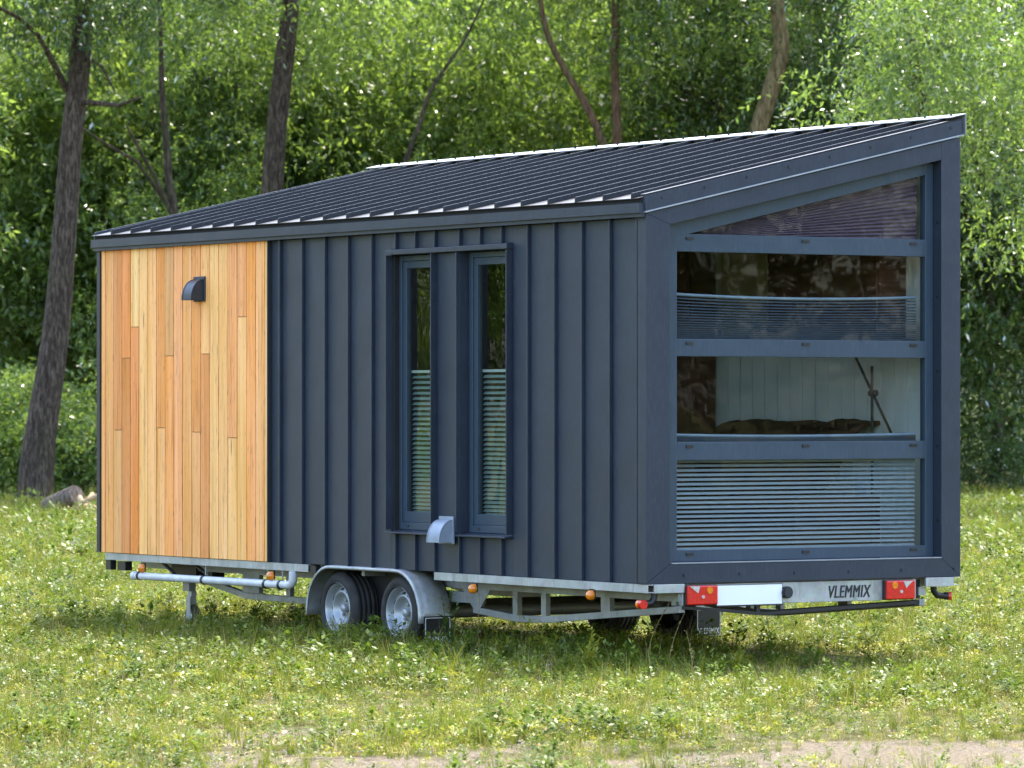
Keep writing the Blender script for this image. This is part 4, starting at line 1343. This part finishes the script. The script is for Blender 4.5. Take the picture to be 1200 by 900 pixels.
L_(rv.outputs[0], inst.inputs['Rotation'])
L_(rs.outputs[1], mu.inputs[0]); L_(nb.outputs['Attribute'], mu.inputs[1]); L_(mu.outputs[0], inst.inputs['Scale'])
L_(inst.outputs[0], go.inputs[0])
md = grass.modifiers.new('scatter', 'NODES'); md.node_group = nt

# taller weeds that stand out one by one along the house
def weed(name, label, u, depth, h, seed, mat='weed', dry=False, n=30):
    g = random.Random(seed)
    base = at(u, depth)
    root = thing(name, label, 'weed', base, 'tall weeds along the house')
    stems = MB()
    V, F, T = [], [], []
    ns = 1 if dry else (3 if h > .4 else 5)
    for q in range(ns):
        bx_, by_ = g.uniform(-.5, .5), g.uniform(-.5, .5)
        ox, oy = (g.uniform(-.05, .05), g.uniform(-.05, .05)) if q else (0, 0)
        hh = h * (1 if q == 0 else g.uniform(.55, .95))
        pts = [Vector((ox + bx_ * hh * (k / 5) ** 2, oy + by_ * hh * (k / 5) ** 2, hh * k / 5)) for k in range(6)]
        stems.tube(pts, [.0035 * (1 - .7 * k / 5) for k in range(6)], 5)
        for i in range(n if ns == 1 else n // 2):
            t = g.uniform(.12, 1)
            p = np.array([ox + bx_ * hh * t * t, oy + by_ * hh * t * t, hh * t])
            a = g.uniform(0, 6.283); el = g.uniform(.0, .9)
            s = (.075 if not dry else .035) * (1.15 - .6 * t) * g.uniform(.6, 1.2)
            d = np.array([math.cos(a) * math.cos(el), math.sin(a) * math.cos(el), math.sin(el)]) * s
            w_ = np.array([-math.sin(a), math.cos(a), g.uniform(-.4, .4)]) * s * .16
            b = len(V)
            V += [tuple(p), tuple(p + d * .5 + w_), tuple(p + d), tuple(p + d * .5 - w_)]
            F.append((b, b + 1, b + 2, b + 3)); T.append(g.random())
    sm = stems.mesh('stem'); sm.materials.append(BL['dry' if dry else mat])
    so_ = bpy.data.objects.new('stem', sm); COL.objects.link(so_); so_.parent = root
    lm = np_mesh('leaves', np.array(V), np.array(F), BL['dry' if dry else mat], np.array(T))
    lo = bpy.data.objects.new('leaves', lm); COL.objects.link(lo); lo.parent = root
wl = [('weed', 'tall feathery weed standing right of the rear mudguard', 524, 31.0, .52, 1, 'weed', False, 70), ('weed', 'leafy weed just left of the tall feathery one', 478, 31.8, .30, 2, 'weed', False, 40),
      ('dry_weed', 'dry brown seed stalk under the lower rail', 612, 30.9, .42, 3, 'dry', True, 40), ('weed', 'green weed under the middle of the lower rail', 640, 29.8, .36, 4, 'lime', False, 40),
      ('dry_weed', 'pale dry stalk left of the tail light', 783, 29.0, .40, 5, 'dry', True, 16), ('dry_weed', 'dry stalk with a pale head below the left width lamp', 757, 29.4, .55, 6, 'dry', True, 30),
      ('dry_weed', 'dry bent stalk beside the front wheel', 420, 32.6, .36, 7, 'dry', True, 18), ('weed', 'broad green weed below the rear beam', 868, 28.9, .26, 8, 'lime', False, 34),
      ('weed', 'upright weed under the black bar', 905, 30.0, .34, 9, 'weed', False, 34), ('weed', 'leafy weed left of the front wheel', 352, 33.2, .28, 10, 'weed', False, 36),
      ('dry_weed', 'thin dry stalk in front of the lower rail\'s bend', 560, 30.6, .45, 11, 'dry', True, 14), ('weed', 'dark leafy weed under the waste pipe', 300, 34.6, .30, 12, 'weed', False, 40)]
for q, (u_, d_, h_, mt, dr, wh_) in enumerate((
        (395, 32.2, .24, 'lime', False, 'in front of the front wheel'), (447, 31.6, .26, 'weed', False, 'between the two near wheels'), (548, 30.4, .28, 'weed', False, 'right of the mud flap'),
        (585, 30.1, .24, 'lime', False, 'below the first post of the lower rail'), (668, 29.4, .26, 'weed', False, 'below the second amber lamp'), (700, 29.0, .30, 'lime', False, 'left of the rubber-armed lamp'),
        (735, 28.6, .24, 'weed', False, 'below the near corner of the house'), (812, 28.6, .30, 'dry', True, 'in front of the far mud flap'), (840, 28.2, .22, 'weed', False, 'below the number plate'),
        (955, 29.3, .24, 'weed', False, 'below the lettered beam'), (1020, 29.8, .26, 'lime', False, 'below the right tail light'), (250, 35.2, .28, 'weed', False, 'right of the steady leg'),
        (205, 36.0, .26, 'lime', False, 'left of the steady leg'), (330, 33.6, .34, 'dry', True, 'under the amber lamp near the pipe elbow'),)):
    wl.append(('dry_weed' if dr else 'weed', ('dry brown stalk ' if dr else ('yellow green weed ' if mt == 'lime' else 'dark green leafy weed ')) + wh_, u_, d_, h_, 40 + q, mt, dr, 46 if not dr else 22))
for a_ in wl: weed(*a_)
